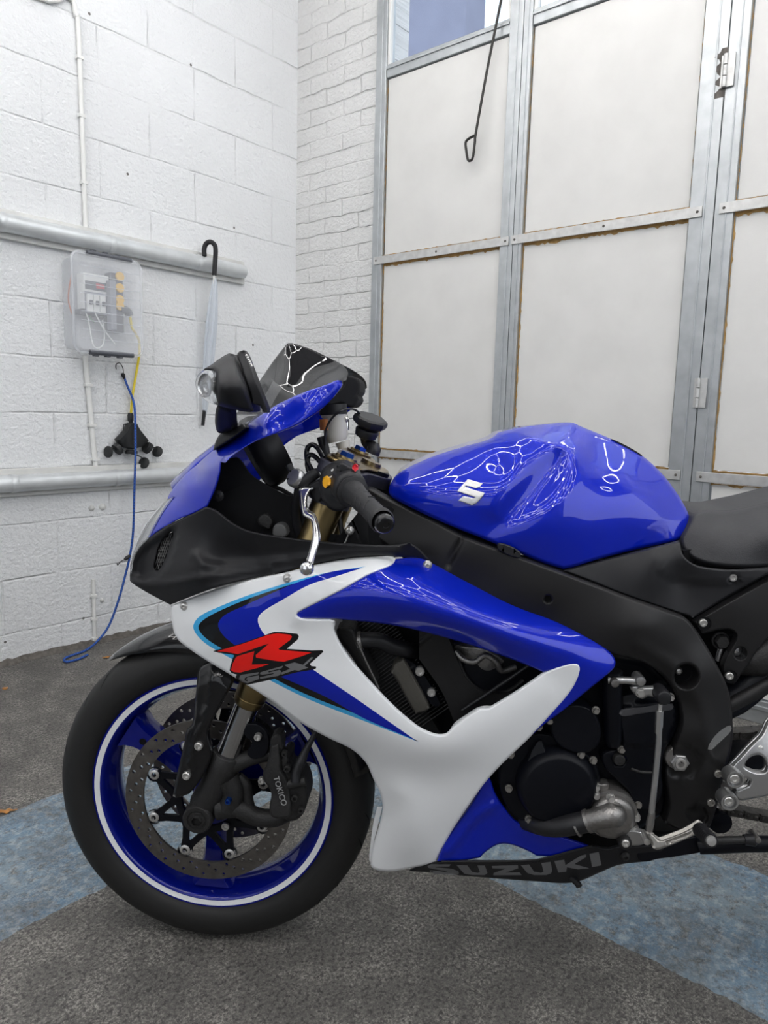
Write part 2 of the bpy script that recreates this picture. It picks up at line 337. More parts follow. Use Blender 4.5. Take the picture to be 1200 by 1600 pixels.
cond([tuple(p0), tuple(p1)], .0105, 'short white conduit dropping from the clear plastic box to the lower rail', 0)
p0 = RL(153, 790, .009); p1 = RL(148, 1008, .009)
cond([tuple(RL(146, 905, .009)), tuple(p1)], .008, 'short painted conduit stub low on the block wall near the floor', 0)
# ------------------------------------------------------------------ clear plastic box with the electrics
M['clear'] = mat('clear_plastic', (.86, .88, .92), .12, alpha=.19, spec=.6)
M['clear2'] = mat('clear_plastic_rim', (.82, .84, .88), .18, alpha=.30, spec=.6)
M['yel'] = mat('yellow_plastic', (.85, .50, .04), .45); M['dgrey'] = mat('dark_grey_plastic', (.085, .09, .105), .45); M['grey'] = mat('grey_plastic', (.26, .27, .31), .45)
M['white_p'] = mat('white_enclosure', (.78, .79, .78), .4); M['red'] = mat('red_plastic', (.45, .03, .03), .4); M['grn'] = mat('green_sheath', (.10, .22, .10), .5)
fr = [RL(118, 392, .125), RL(226, 410, .125), RL(222, 556, .125), RL(118, 548, .125)]
s0 = (fr[0][0] + fr[3][0]) / 2; s1 = (fr[1][0] + fr[2][0]) / 2; z1 = (fr[0][2] + fr[1][2]) / 2; z0 = (fr[2][2] + fr[3][2]) / 2
def rrect(x0, x1, z0, z1, r, k=6):
    P = []
    for cx, cz, a in ((x1 - r, z1 - r, 0), (x0 + r, z1 - r, 90), (x0 + r, z0 + r, 180), (x1 - r, z0 + r, 270)):
        for i in range(k + 1): t = R(a + 90 * i / k); P.append((cx + r * math.cos(t), cz + r * math.sin(t)))
    return P
bx = empty('plastic_storage_box', (0, 0, 0), 'clear plastic storage box with dark clips fixed to the white block wall', 'box', None, RY)
def shell(y0, y1, g, g1, th, name, m, back):
    Q = MB(); A = rrect(s0 + g, s1 - g, z0 + g, z1 - g, .03); B = rrect(s0 + g1, s1 - g1, z0 + g1, z1 - g1, .03); n = len(A)
    vs = [(x, y0, z) for x, z in A] + [(x, y1, z) for x, z in B]
    fs = [(i, (i + 1) % n, n + (i + 1) % n, n + i) for i in range(n)]; fs.append(tuple(range(n)) if back == 0 else tuple(range(2 * n - 1, n - 1, -1))) if back is not None else None
    Q.add(vs, fs); o = Q.build(name, m, bx, angle=60); md = o.modifiers.new('s', 'SOLIDIFY'); md.thickness = th; md.offset = 0; return o
shell(TL - .002, TL - .105, .012, .003, .002, 'tub', M['clear'], 0)
shell(TL - .105, TL - .125, -.001, .006, .002, 'lid', M['clear'], 1)
Q = MB(); n = len(rrect(0, 1, 0, 1, .1)); Q.tube([(x, TL - .108, z) for x, z in rrect(s0 - .002, s1 + .002, z0 - .002, z1 + .002, .032)], .0055, 8, closed=True); Q.build('rim', M['clear2'], bx)
Q = MB(); 
for z in np.linspace(z0 + .05, z1 - .05, 9): Q.box((s0 + .02, TL - .1265, z - .0012), (s1 - .015, TL - .1255, z + .0012))
Q.build('moulded_rib', M['clear2'], bx, smooth=False)
for z, d in ((z1, 1), (z0, -1)):
    Q = MB(); Q.tube([(s0 + .055, TL - .118, z), (s1 - .045, TL - .118, z)], .009, 12); Q.box((s0 + .055, TL - .122, z - .010), (s1 - .045, TL - .105, z + .010))
    for f in (.12, .45, .8): Q.box((s0 + .055 + f * .15, TL - .12, z + d * .008), (s0 + .075 + f * .15, TL - .10, z + d * .015))
    Q.build('clip', M['dgrey'], bx, bevel=.002)
def onbox(u, v, off): return RL(u, v, off)
# consumer unit with switches
cu = empty('consumer_unit', (0, 0, 0), 'white fuse board with a row of breakers inside the clear box', 'fuse board', None, RY)
a = onbox(130, 425, .06); c = onbox(170, 487, .06)
MB().box((a[0], TL - .06, c[2]), (c[0] + .004, TL - .004, a[2])).build('enclosure', M['white_p'], cu, smooth=False, bevel=.003)
MB().box((a[0] + .006, TL - .063, a[2] - .063), (c[0], TL - .0605, a[2] - .030)).build('display_window', M['dgrey'], cu, smooth=False)
MB().box((a[0] + .05, TL - .0645, a[2] - .055), (a[0] + .085, TL - .0635, a[2] - .036)).build('label_strip', M['red'], cu, smooth=False)
MB().box((a[0] + .002, TL - .064, a[2] - .155), (c[0], TL - .061, a[2] - .072)).build('breaker_bay', M['grey'], cu, smooth=False)
for k in range(3):
    x = a[0] + .006 + k * .0265
    o = MB().box((x, TL - .075, a[2] - .148), (x + .024, TL - .0645, a[2] - .082)).build('breaker', M['white_p'], cu, smooth=False, bevel=.0015)
    MB().box((x + .007, TL - .086, a[2] - .122), (x + .017, TL - .0755, a[2] - .106)).build('toggle', M['dgrey'], o, smooth=False)
MB().box((a[0] - .012, TL - .05, c[2] - .022), (c[0], TL - .01, c[2] - .002)).build('terminal_rail', M['dgrey'], cu, smooth=False)
# socket strip with yellow covers
ss = empty('socket_strip', (0, 0, 0), 'dark grey extension socket strip with yellow round covers inside the clear box', 'extension lead', None, RY)
a = onbox(176, 424, .075); c = onbox(197, 520, .075)
MB().box((a[0], TL - .055, c[2] - .0), (c[0] + .004, TL - .008, a[2])).build('body', M['dgrey'], ss, smooth=False, bevel=.004)
for v in (432, 450, 468, 478):
    p = onbox(187.5, v, .06)
    MB().lathe([(0, .008), (.017, .008), (.0185, .006), (.0185, 0)], (p[0], TL - .055, p[2]), (0, -1, 0), 24).build('round_cover', M['yel'], ss)
p = onbox(174, 438, .09); q = onbox(174, 515, .09)
MB().box((p[0] - .011, TL - .100, q[2]), (p[0] + .014, TL - .066, p[2])).build('long_plug', M['grey'], ss, smooth=False, bevel=.003)
p = onbox(200, 485, .06); MB().tube([(p[0] - .03, TL - .05, p[2]), (p[0], TL - .05, p[2]), (p[0] + .012, TL - .05, p[2] - .02)], .017, 12, smooth=3).build('plug', M['dgrey'], ss)
def cable(name, pts, r, m, label, cat='cable', sm=5, extra=None):
    o = MB().tube(pts, r, 10, smooth=sm).build(name, m, rz=RY); tag(o, label, cat); return o
cable('yellow_cable', [onbox(203, 492, .05), onbox(204, 500, .06), onbox(206, 512, .06), onbox(211, 520, .05), onbox(217, 532, .03), onbox(217.5, 552, .03), onbox(216, 565, .025), onbox(210, 600, .022), onbox(206, 625, .022), onbox(204.5, 650, .022)], .0052, mat('yellow_cable', (.72, .56, .03), .4), 'yellow cable running from the clear box down to the black splitter')
for i, (pp, m_, lb) in enumerate((
    ([(133, 487), (138, 500), (146, 540), (160, 540), (163, 520), (160, 500)], M['white_p'], 'looping white wire at the bottom left of the clear box'),
    ([(148, 488), (157, 505), (166, 520), (180, 538)], M['white_p'], 'white wire slanting to the base of the socket strip in the clear box'),
    ([(137, 487), (142, 498), (147, 503)], M['grn'], 'short green wire below the fuse board in the clear box'),
    ([(112, 430), (108, 450), (107, 470), (112, 490)], mat('orange_wire', (.55, .2, .12), .5), 'faint orange wire along the left side of the clear box'))):
    cable('wire', [onbox(u, v, (.050, .062, .042, .045)[i]) for u, v in pp], .0028, m_, lb, 'wire')
# ------------------------------------------------------------------ three-way splitter
sp = empty('cable_splitter', (0, 0, 0), 'black rubber three way socket splitter with open caps hanging from the yellow cable', 'splitter', None, RY)
rub = mat('black_rubber', (.018, .019, .02), .55, bump=.15, bscale=200)
def Ls(u, v, off=.035): return RL(u, v, off)
Q = MB(); Q.tube([Ls(204, 645), Ls(204, 649), Ls(204, 657), Ls(204.5, 659), Ls(205, 664)], [.010, .0125, .0125, .009, .011], 20)
o1 = [(204, 660), (211, 662), (217, 672), (230, 688), (222, 697), (204, 702), (188, 698), (181, 687), (195, 672), (199, 662)]
def slab_l(Q, pts, off0, off1, bev=.004):
    P = [RL(u, v, (off0 + off1) / 2) for u, v in pts]; c = np.mean(P, 0); n = len(P); vs = []
    for y, k in ((TL - off0, .90), (TL - off0 - bev, 1), (TL - off1 + bev, 1), (TL - off1, .90)): vs += [(c[0] + (p[0] - c[0]) * k, y, c[2] + (p[2] - c[2]) * k) for p in P]
    fs = [(q * n + i, q * n + (i + 1) % n, (q + 1) * n + (i + 1) % n, (q + 1) * n + i) for q in range(3) for i in range(n)] + [tuple(range(n - 1, -1, -1)), tuple(3 * n + i for i in range(n))]
    Q.add(vs, fs)
slab_l(Q, o1, .012, .055, .008); Q.build('body', rub, sp, angle=50)
for (u, v), (du, dv), (cu_, cv) in (((187, 699), (-5.5, 4.5), (168.5, 706)), ((205, 703), (0, 6), (224.5, 723)), ((227, 697), (6, 4.5), (245.5, 705.5))):
    p = Ls(u, v); q = Ls(u + du, v + dv)
    o = MB().tube([p, p + (q - p) * .3, p + (q - p) * .31, q], [.022, .022, .026, .026], 22).build('socket', rub, sp)
    e = Ls(cu_, cv, .03); k = Ls(cu_, cv, .028) 
    ax = np.array([-.95, -.18, .1]) if cu_ < 200 else np.array([-.86, -.38, .25])
    cp = MB().lathe([(0, .004), (.020, .004), (.0245, .001), (.0245, -.006), (.019, -.006), (.018, .0), (0, 0)], e, ax, 24).build('cap', rub, sp)
    MB().tube([q, (q + e) / 2 + np.array([0, -.005, .012]), e + np.array([0, 0, .018])], .0025, 8, smooth=4).build('strap', rub, cp)
for sx in (-1, 1):
    MB().tube([Ls(204 + sx * 5, 663), Ls(204 + sx * 10, 663), Ls(204 + sx * 11, 667), Ls(204 + sx * 11, 673)], .0022, 8, smooth=3).build('hanging_loop', rub, sp)
# ------------------------------------------------------------------ blue bungee cord
bc = empty('bungee_cord', (0, 0, 0), 'blue bungee cord hooked on the block wall and trailing down to the floor', 'bungee cord', None, RY)
P = [RL(194, 589, .012), RL(199, 603, .02), RL(207, 622, .035), RL(210.5, 640, .062), RL(211.5, 670, .075), RL(211.5, 720, .085), RL(210, 765, .088), RL(208, 830, .07), RL(203, 868, .06), RL(196, 898, .05), RL(186, 935, .05), RL(170, 978, .05), RL(150, 1004, .06)]
P += [RZ(132, 1017, .006), RZ(115, 1023, .006), RZ(101, 1029, .006), RZ(104, 1034, .006), RZ(122, 1030, .006), RZ(137, 1023, .006)]
cordm = bpy.data.materials.new('blue_cord'); cordm.use_nodes = True; nt = cordm.node_tree
wv = nt.nodes.new('ShaderNodeTexChecker'); wv.inputs['Scale'].default_value = 160; wv.inputs['Color1'].default_value = (.02, .10, .42, 1); wv.inputs['Color2'].default_value = (.01, .04, .2, 1)
tcn = nt.nodes.new('ShaderNodeTexCoord'); nt.links.new(tcn.outputs['Object'], wv.inputs['Vector']); nt.links.new(wv.outputs[0], nt.nodes['Principled BSDF'].inputs['Base Color']); nt.nodes['Principled BSDF'].inputs['Roughness'].default_value = .7
MB().tube(P, .0048, 10, smooth=6).build('cord', cordm, bc)
MB().tube([RL(194.5, 592, .013), RL(192.5, 586, .014), RL(191, 583, .014)], [.004, .009, .006], 12).build('ferrule', M['blk'], bc)
MB().tube([RL(193, 584, .014), RL(192, 575, .016), RL(187.5, 567.5, .016), RL(183, 568, .014), RL(181, 571, .008), RL(181.5, 577, .004)], .0019, 8, smooth=4).build('wall_hook', M['iron'], bc)
MB().tube([RL(203, 868, .06), RL(198, 872, .06), RL(195, 874, .062)], [.006, .009, .006], 12).build('lower_hook', M['blk'], bc)
MB().tube([RL(195, 874, .062), RL(188, 878, .062), RL(184, 883, .062), RL(183, 880, .062)], .002, 8, smooth=3).build('hook_wire', M['iron'], bc)
# ------------------------------------------------------------------ umbrella hanging over the upper rail
um = empty('umbrella', (0, 0, 0), 'furled clear plastic umbrella with black crook handle hanging on the upper rail', 'umbrella', None, RY)
foam = mat('black_foam_grip', (.02, .02, .022), .8, bump=.2, bscale=300)
MB().tube([RL(319.5, 400, .060), RL(319, 390, .058), RL(322, 381, .066), RL(329, 378, .085), RL(335.5, 383, .1), RL(337, 393, .1), RL(336, 410, .1), RL(334.8, 430, .098)], .0105, 16, smooth=5).build('handle', foam, um)
MB().tube([RL(334.8, 430, .098), RL(334, 440, .096), RL(319.5, 640, .03)], .0042, 10).build('shaft', M['conduit'], um)
pl = mat('clear_film', (.66, .71, .78), .2, alpha=.62, bump=.8, bscale=35, bdist=.01)
Q = MB(); n = 28; rows = 34; vs = []
a = RL(336, 434, .096); c = RL(319.5, 652, .03)
for i in range(rows + 1):
    f = i / rows; p = a * (1 - f) + c * f; rr = np.interp(f, [0, .04, .12, .3, .6, .85, .97, 1], [.006, .012, .018, .026, .024, .016, .009, .006])
    for j in range(n): t = 2 * PI * j / n; q = rr * (1 + .16 * math.cos(8 * t + 2.5 * f)); vs.append((p[0] + q * math.cos(t), p[1] + q * .8 * math.sin(t), p[2]))
Q.add(vs, [(i * n + j, i * n + (j + 1) % n, (i + 1) * n + (j + 1) % n, (i + 1) * n + j) for i in range(rows) for j in range(n)]); Q.build('canopy', pl, um)
MB().tube([RL(319.5, 641, .033), RL(316.8, 665, .028)], [.0085, .0078], 14).build('ferrule', M['blk'], um)
# ------------------------------------------------------------------ pull rod on the doors
q = empty('door_pull_rod', (0, 0, 0), 'black iron pull rod with a looped end hanging in front of the left white door', 'pull rod', None, RY)
MB().tube([RB(786, -14, .05), RB(762, 105, .055), RB(744, 205, .06), RB(742, 222, .06), RB(739, 245, .06), RB(735, 251, .06), RB(731, 249, .06), RB(728.5, 235, .06), RB(727.5, 223, .06), RB(732, 217, .06), RB(741, 212, .06)], .0052, 10, smooth=4).build('rod', M['iron'], q)
MB().tube([RB(786, -14, .05), RB(800, -80, .05), RB(815, -140, .02)], .0052, 10).build('rod_upper', M['iron'], q)
# small wall fixings
for u, v, rr, lb in ((143, 794, .012, 'left of two grey paint covered fixing lumps below the lower rail'), (160, 792, .014, 'right of two grey paint covered fixing lumps below the lower rail'), (159, 938, .009, 'small painted fixing lump low on the block wall beside the conduit stub')):
    p = RL(u, v, 0); o = MB().lathe([(0, .012), (rr * .6, .010), (rr, .004), (rr * 1.1, 0)], (p[0], TL, p[2]), (0, -1, 0), 12).build('wall_fixing', M['timber'], rz=RY); tag(o, lb, 'fixing')
# leaves on the floor
lm = mat('dry_leaf', (.42, .19, .05), .7, var=.3, vscale=60)
for u, v, s_, a_, lb in ((9, 1269, .016, .4, 'dry orange leaf on the edge of the blue painted band at the far left'), (8, 1077, .013, 2.2, 'dry brown leaf on the dark floor near the block wall at the far left'), (166, 1028, .014, 1, 'small dry leaf on the floor beside the end of the bungee cord')):
    p = RZ(u, v, .001); Q = MB(); vs = [(0, 0, .004)]; n = 18
    for i in range(n): t = 2 * PI * i / n; r_ = s_ * (1 + .35 * math.cos(5 * t) + .12 * math.sin(9 * t)); x, y = r_ * math.cos(t), r_ * .62 * math.sin(t); vs.append((x, y, .0012 + .004 * abs(math.sin(2 * t))))
    Q.add(vs, [(0, 1 + i, 1 + (i + 1) % n) for i in range(n)])
    Q.tube([(s_ * .9, 0, .003), (s_ * 1.6, .003, .002)], .0008, 5)
    o = Q.build('dry_leaf', lm); P_ = D1 * p[0] + D2 * p[1]; o.location = (P_[0], P_[1], .001); o.rotation_euler[2] = a_; tag(o, lb, 'leaf')
    md = o.modifiers.new('s', 'SOLIDIFY'); md.thickness = .0006
# ------------------------------------------------------------------ hexagonal LED ceiling light
hx = MB(); HM = mat('led_tube', (1, 1, 1), .5, emis=(1, .985, .97, HEX_POWER)); HZ = 3.15; SD = .42
hc = MB(); seen = set()
for i in range(-5, 6):
    for j in range(-4, 5):
        cx = SD * 1.5 * i; cy = SD * math.sqrt(3) * (j + (i % 2) / 2)
        if abs(cx) > 2.2 or abs(cy) > 2.0: continue
        for k in range(6):
            a_ = np.array([cx + SD * math.cos(k * PI / 3), cy + SD * math.sin(k * PI / 3)]); c_ = np.array([cx + SD * math.cos((k + 1) * PI / 3), cy + SD * math.sin((k + 1) * PI / 3)])
            key = tuple(np.round((a_ + c_) / 2, 2));
            if key in seen: continue
            seen.add(key); d = (c_ - a_) / SD
            p = a_ + d * .02; q_ = c_ - d * .02
            hx.tube([(p[0], p[1], 0), (q_[0], q_[1], 0)], .0125, 8)
for key in sorted({tuple(np.round(v[:2], 2)) for v in []}): pass
hr = empty('hexagonal_ceiling_light', (.35, -.75, HZ), 'honeycomb grid of white LED tubes hung over the motorcycle, seen mirrored in its blue paint', 'ceiling light', None, .2)
hx.build('led_tube', HM, hr)
for x in (-1.6, 1.6):
    for y in (-1.3, 1.3): MB().tube([(x, y, .012), (x, y, CEIL - HZ)], .002, 6).build('hanging_wire', M['conduit'], hr)
# ------------------------------------------------------------------ shaped sheet tools for the motorcycle
def smooth2(pts, step=5):
    P = [np.array(p[:2], float) for p in pts]; K = [len(p) > 2 and p[2] for p in pts]; n = len(P); out = []
    for i in range(n):
        a, b = P[i], P[(i + 1) % n]; L_ = np.linalg.norm(b - a); k = max(1, int(round(L_ / step)))
        def tan(j, dirn):
            if K[j % n]: return (b - a)
            d = P[(j + 1) % n] - P[j - 1]; return d / (np.linalg.norm(d) + 1e-9) * L_
        t0 = tan(i, 0); t1 = tan((i + 1) % n, 1)
        for q in range(k):
            t = q / k; out.append((2*t**3 - 3*t*t + 1) * a + (t**3 - 2*t*t + t) * t0 + (-2*t**3 + 3*t*t) * b + (t**3 - t*t) * t1)
    return np.array(out)
def inside(P, Q):
    x, y = P[:, 0], P[:, 1]; r = np.zeros(len(P), bool); n = len(Q)
    for i in range(n):
        x0, y0 = Q[i]; x1, y1 = Q[(i + 1) % n]
        if y0 == y1: continue
        c = ((y0 > y) != (y1 > y)) & (x < (x1 - x0) * (y - y0) / (y1 - y0) + x0); r ^= c
    return r
def segdist(P, Q, closed=True):
    A = Q; B = np.roll(Q, -1, 0)
    if not closed: A = Q[:-1]; B = Q[1:]
    best = np.full(len(P), 1e9)
    for s in range(0, len(P), 2000):
        p = P[s:s + 2000, None]; d = B - A; t = np.clip(((p - A) * d).sum(2) / ((d * d).sum(1) + 1e-12), 0, 1)
        best[s:s + 2000] = np.sqrt(((p - (A + d * t[..., None])) ** 2).sum(2)).min(1)
    return best
class Field:        # smooth depth through given points
    def __init__(s, C, k=None):
        C = np.array([c[:3] for c in C], float); s.c = C[:, :2] / 100; y = C[:, 2]; n = len(C)
        if n < 4:
            s.w = None
            mc = s.c.mean(0); dc = s.c - mc; sl = np.linalg.solve(dc.T @ dc + np.eye(2) * .01, dc.T @ (y - y.mean())); s.p = np.r_[y.mean() - sl @ mc, sl]; return
        K = s.k(s.c[:, None] - s.c[None]) + np.eye(n) * 1.2e-2; Pm = np.c_[np.ones(n), s.c]
        A = np.zeros((n + 3, n + 3)); A[:n, :n] = K; A[:n, n:] = Pm; A[n:, :n] = Pm.T; x = np.linalg.solve(A, np.r_[y, 0, 0, 0]); s.w = x[:n]; s.p = x[n:]
    def k(s, d):
        r2 = (d ** 2).sum(-1) + 1e-12; return r2 * np.log(r2) * .5
    def __call__(s, P):
        Q = np.atleast_2d(P) / 100; v = s.p[0] + Q @ s.p[1:]
        if s.w is not None: v = v + s.k(Q[:, None] - s.c[None]) @ s.w
        return v
def Ln(*pts, k=14):
    out = []
    P = crom3([(p[0], p[1], p[2] * 1000) for p in pts], 8); last = None
    for p in P:
        if last is None or math.hypot(p[0] - last[0], p[1] - last[1]) > k: out.append((p[0], p[1], p[2] / 1000)); last = p
    return out
def PYv(P, Y):
    d = CF[None] + CR[None] * ((P[:, 0] - 600) / F)[:, None] - CU[None] * ((P[:, 1] - 800) / F)[:, None]
    return CP + d * ((Y - CP[1]) / d[:, 1])[:, None]
def panel(name, mats, outline, depth, parent, holes=(), regions=(), rnd=(3, .004), grid=7, thick=.003, slab=None, mirror=False, bridge=None, relief=(), step=5, own=True, flatn=False):
    if not isinstance(mats, (list, tuple)): mats = [mats]
    O = smooth2(outline, step); H = [smooth2(h, max(2, step * .6)) for h in holes]; RG = [(smooth2(r[0], step), r[1]) for r in regions]
    fld = depth if callable(depth) else Field(depth)
    rel = [(smooth2(r[0], 6) if r[0] is not None else None, r[1], r[2], np.array([p[:2] for p in crom3([(a, b, 0) for a, b in r[3]], 6)]) if len(r) > 3 else None) for r in relief]
    def edged(P):
        d = segdist(P, O)
        for h in H: d = np.minimum(d, segdist(P, h))
        return d
    def edge_roll(P):
        if not rnd or rnd[0] <= 0: return 0 * P[:, 0]
        t = 1 - np.clip(edged(P) / rnd[0], 0, 1); return rnd[1] * (1 - np.sqrt(np.clip(1 - t * t * .97, 0, 1)))
    def base(P):
        y = fld(P)
        for poly, h, soft, line in rel:
            if poly is not None:
                d = segdist(P, poly); s_ = np.where(inside(P, poly), d, -d); t = np.clip((s_ + soft / 2) / soft, 0, 1); y = y + h * (t * t * (3 - 2 * t))
            else:
                d = segdist(P, np.array(line, float), False); y = y + h * np.exp(-(d / soft) ** 2)
        return y
    def depthf(P): return base(P) + edge_roll(P)
    # points
    pts = [O] + H; edges = []; o_ = 0
    for q in pts: n = len(q); edges += [(o_ + i, o_ + (i + 1) % n) for i in range(n)]; o_ += n
    for q, _ in RG: n = len(q); pts.append(q); edges += [(o_ + i, o_ + (i + 1) % n) for i in range(n)]; o_ += n
    mn, mx = O.min(0), O.max(0); gx = np.arange(mn[0], mx[0], grid); gy = np.arange(mn[1], mx[1], grid * .87)
    G = np.array([(x + (grid / 2 if j % 2 else 0), y) for j, y in enumerate(gy) for x in gx]) if len(gx) and len(gy) else np.zeros((0, 2))
    if len(G):
        k = inside(G, O)
        for h in H: k &= ~inside(G, h)
        G = G[k]
    if len(G): G = G[edged(G) > max(grid * .45, rnd[0] * 1.15 if rnd else 0)]
    ext = [G] if len(G) else []
    if rnd and rnd[0] > 0:
        for L in [O] + H:
            t = np.roll(L, -1, 0) - np.roll(L, 1, 0); nrm = np.c_[-t[:, 1], t[:, 0]] / (np.linalg.norm(t, axis=1)[:, None] + 1e-9)
            for f in (.10, .3, .6, 1.0):
                for s_ in (1, -1):
                    q = L + nrm * s_ * rnd[0] * f; k = inside(q, O)
                    for h in H: k &= ~inside(q, h)
                    q = q[k]
                    if len(q): q = q[edged(q) > rnd[0] * f * .93]
                    if len(q): ext.append(q)
    allp = np.concatenate(pts + ext)
    V, E_, Fc, *_ = delaunay_2d_cdt([Vector(p) for p in allp], edges, [], 0, 1e-4)
    V = np.array([(v.x, v.y) for v in V]); Fc = [f for f in Fc if len(f) == 3]
    cen = np.array([V[list(f)].mean(0) for f in Fc]); k = inside(cen, O)
    for h in H: k &= ~inside(cen, h)
    mi = np.zeros(len(Fc), int)
    for q, m in RG: mi[inside(cen, q)] = m
    tri = [(f, m) for f, m, kk in zip(Fc, mi, k) if kk]
    used = sorted({i for f, _ in tri for i in f}); re = {u: i for i, u in enumerate(used)}; V = V[used]; tri = [(tuple(re[i] for i in f), m) for f, m in tri]
    Yf = depthf(V); Pf = PYv(V, Yf); e = .35
    dx = (PYv(V + [e, 0], depthf(V + [e, 0])) - PYv(V - [e, 0], depthf(V - [e, 0]))); dy = (PYv(V + [0, e], depthf(V + [0, e])) - PYv(V - [0, e], depthf(V - [0, e])))
    Nf = np.cross(dx, dy); Nf /= np.linalg.norm(Nf, axis=1)[:, None]; sgn = np.where((Nf * (Pf - CP)).sum(1) > 0, -1, 1); Nf *= sgn[:, None]
    # orient
    T = []
    for f, m in tri:
        a, b, c = Pf[list(f)]
        if np.cross(b - a, c - a) @ (a - CP) > 0: f = f[::-1]
        T.append((f, m))
    cnt = {}
    for f, m in T:
        for i in range(3): cnt[(f[i], f[(i + 1) % 3])] = m
    bd = [(a, b, m) for (a, b), m in cnt.items() if (b, a) not in cnt]
    nv = len(V); verts = [tuple(p) for p in Pf]; faces = [f for f, _ in T]; fm = [m for _, m in T]; nfront = len(faces)
    base_m = 0
    if slab or (thick and not bridge):
        if slab: Pb = PYv(V, base(V)); Pb[:, 1] += slab - edge_roll(V)
        else: Pb = Pf.copy(); Pb[:, 1] += thick
        verts += [tuple(p) for p in Pb]; faces += [tuple(i + nv for i in f[::-1]) for f, _ in T]; fm += [base_m] * len(T)
        faces += [(b, a, a + nv, b + nv) for a, b, m in bd]; fm += [m for _, _, m in bd]
    nhalf = len(verts); twin = mirror and not bridge; mirror = mirror and not twin
    if mirror:
        nf0 = len(faces); verts += [(x, -y, z) for x, y, z in verts]; faces += [tuple(i + nhalf for i in f[::-1]) for f in faces[:nf0]]; fm += fm[:nf0]
        if bridge:
            for a, b, m in bd:
                if bridge is True or bridge((V[a] + V[b]) / 2): faces.append((b, a, a + nhalf, b + nhalf)); fm.append(base_m if bridge is not True else m)
    me = bpy.data.meshes.new(name); me.from_pydata(verts, [], faces)
    for m in mats: me.materials.append(m)
    me.polygons.foreach_set('material_index', fm)
    sm = np.zeros(len(faces), bool); sm[:nfront] = True
    if slab: sm[:2 * nfront] = True
    if mirror: sm[nf0:nf0 + nfront] = True
    me.polygons.foreach_set('use_smooth', sm); me.update()
    if not flatn:
        ln = np.zeros((len(me.loops), 3)); vi = np.zeros(len(me.loops), int); me.loops.foreach_get('vertex_index', vi)
        for p0, p1, off, fl in ((0, nfront, 0, 1),) + (((nf0, nf0 + nfront, nhalf, -1),) if mirror else ()):
            l0 = p0 and me.polygons[p0].loop_start; l1 = me.polygons[p1 - 1].loop_start + 3; ids = vi[l0:l1] - off; nn = Nf[ids].copy(); nn[:, 1] *= fl; ln[l0:l1] = nn
        me.normals_split_custom_set([tuple(x) for x in ln])
    o = bpy.data.objects.new(name, me); COL.objects.link(o)
    if parent is not None: o.parent = parent
    if twin:
        m2 = me.copy(); o2 = bpy.data.objects.new(name, m2); COL.objects.link(o2); o2.parent = parent
        for v_ in m2.vertices: v_.co.y *= -1
        m2.flip_normals()
    o_depth[name] = depthf; o_base[name] = base
    return o
o_depth = {}; o_base = {}
def plate(name, m, outline, holes, y0, y1, parent, bevel=.0015, px=True, step=4, sm=True, both=None, smo=True):
    # flat plate: px outline taken at depth y0, or x-z outline in metres
    def conv(q):
        q = smooth2(q, step if px else 1e9) if smo else np.array([p[:2] for p in q], float)
        return PYv(q, np.full(len(q), y0))[:, [0, 2]] if px else q
    L = [conv(outline)] + [conv(h) for h in holes]; pts = []; ed = []
    for q in L: n = len(q); o_ = len(pts); pts += [Vector(p) for p in q]; ed += [(o_ + i, o_ + (i + 1) % n) for i in range(n)]
    V, E_, Fc, *_ = delaunay_2d_cdt(pts, ed, [], 0, 1e-7)
    V = np.array([(v.x, v.y) for v in V]); cen = np.array([V[list(f)].mean(0) for f in Fc]); k = inside(cen, L[0])
    for h in L[1:]: k &= ~inside(cen, h)
    T = []
    for f, kk in zip(Fc, k):
        if kk:
            a, b, c = V[list(f)[:3]]
            T.append(tuple(f) if (b[0] - a[0]) * (c[1] - a[1]) - (b[1] - a[1]) * (c[0] - a[0]) > 0 else tuple(f)[::-1])
    ds = {(f[i], f[(i + 1) % len(f)]) for f in T for i in range(len(f))}; bd = [e for e in ds if (e[1], e[0]) not in ds]; n = len(V)
    Q = MB(); Q.add([(x, y0, z) for x, z in V] + [(x, y1, z) for x, z in V], T + [tuple(i + n for i in f[::-1]) for f in T] + [(b, a, a + n, b + n) for a, b in bd])
    if both:
        s = len(Q.v); Q.add([(x, -y, z) for x, y, z in Q.v], [tuple(f[::-1]) for f in Q.f])
    return Q.build(name, m, parent, smooth=sm, angle=30, bevel=bevel)
def bolt(u, v, Y, r, parent, m=None, kind='socket', h=.005, tilt=None, name='bolt'):
    c = PY(u, v, Y); m = m or M['steel']; ax = np.array(tilt or (0, -1, 0), float)
    Q = MB()
    if kind == 'socket': Q.lathe([(0, h * .35), (r * .45, h * .35), (r * .5, h), (r * .85, h), (r, h * .75), (r, -.004)], c, ax, 18)
    elif kind == 'dome': Q.lathe([(0, h * .5), (r * .32, h * .5), (r * .38, h), (r * .7, h * .8), (r, h * .2), (r, -.003)], c, ax, 20)
    elif kind == 'hex':
        Q.lathe([(r * 1.25, -.003), (r * 1.25, .0008), (r, .001)], c, ax, 20); Q.lathe([(0, h), (r * .9, h), (r, h * .8), (r, 0)], c, ax, 6)
    return Q.build(name, m, parent, angle=30)
def tubepx(name, pts, r, m, parent, sm=5, n=12):
    return MB().tube([PY(*p) for p in pts], r, n, smooth=sm).build(name, m, parent)
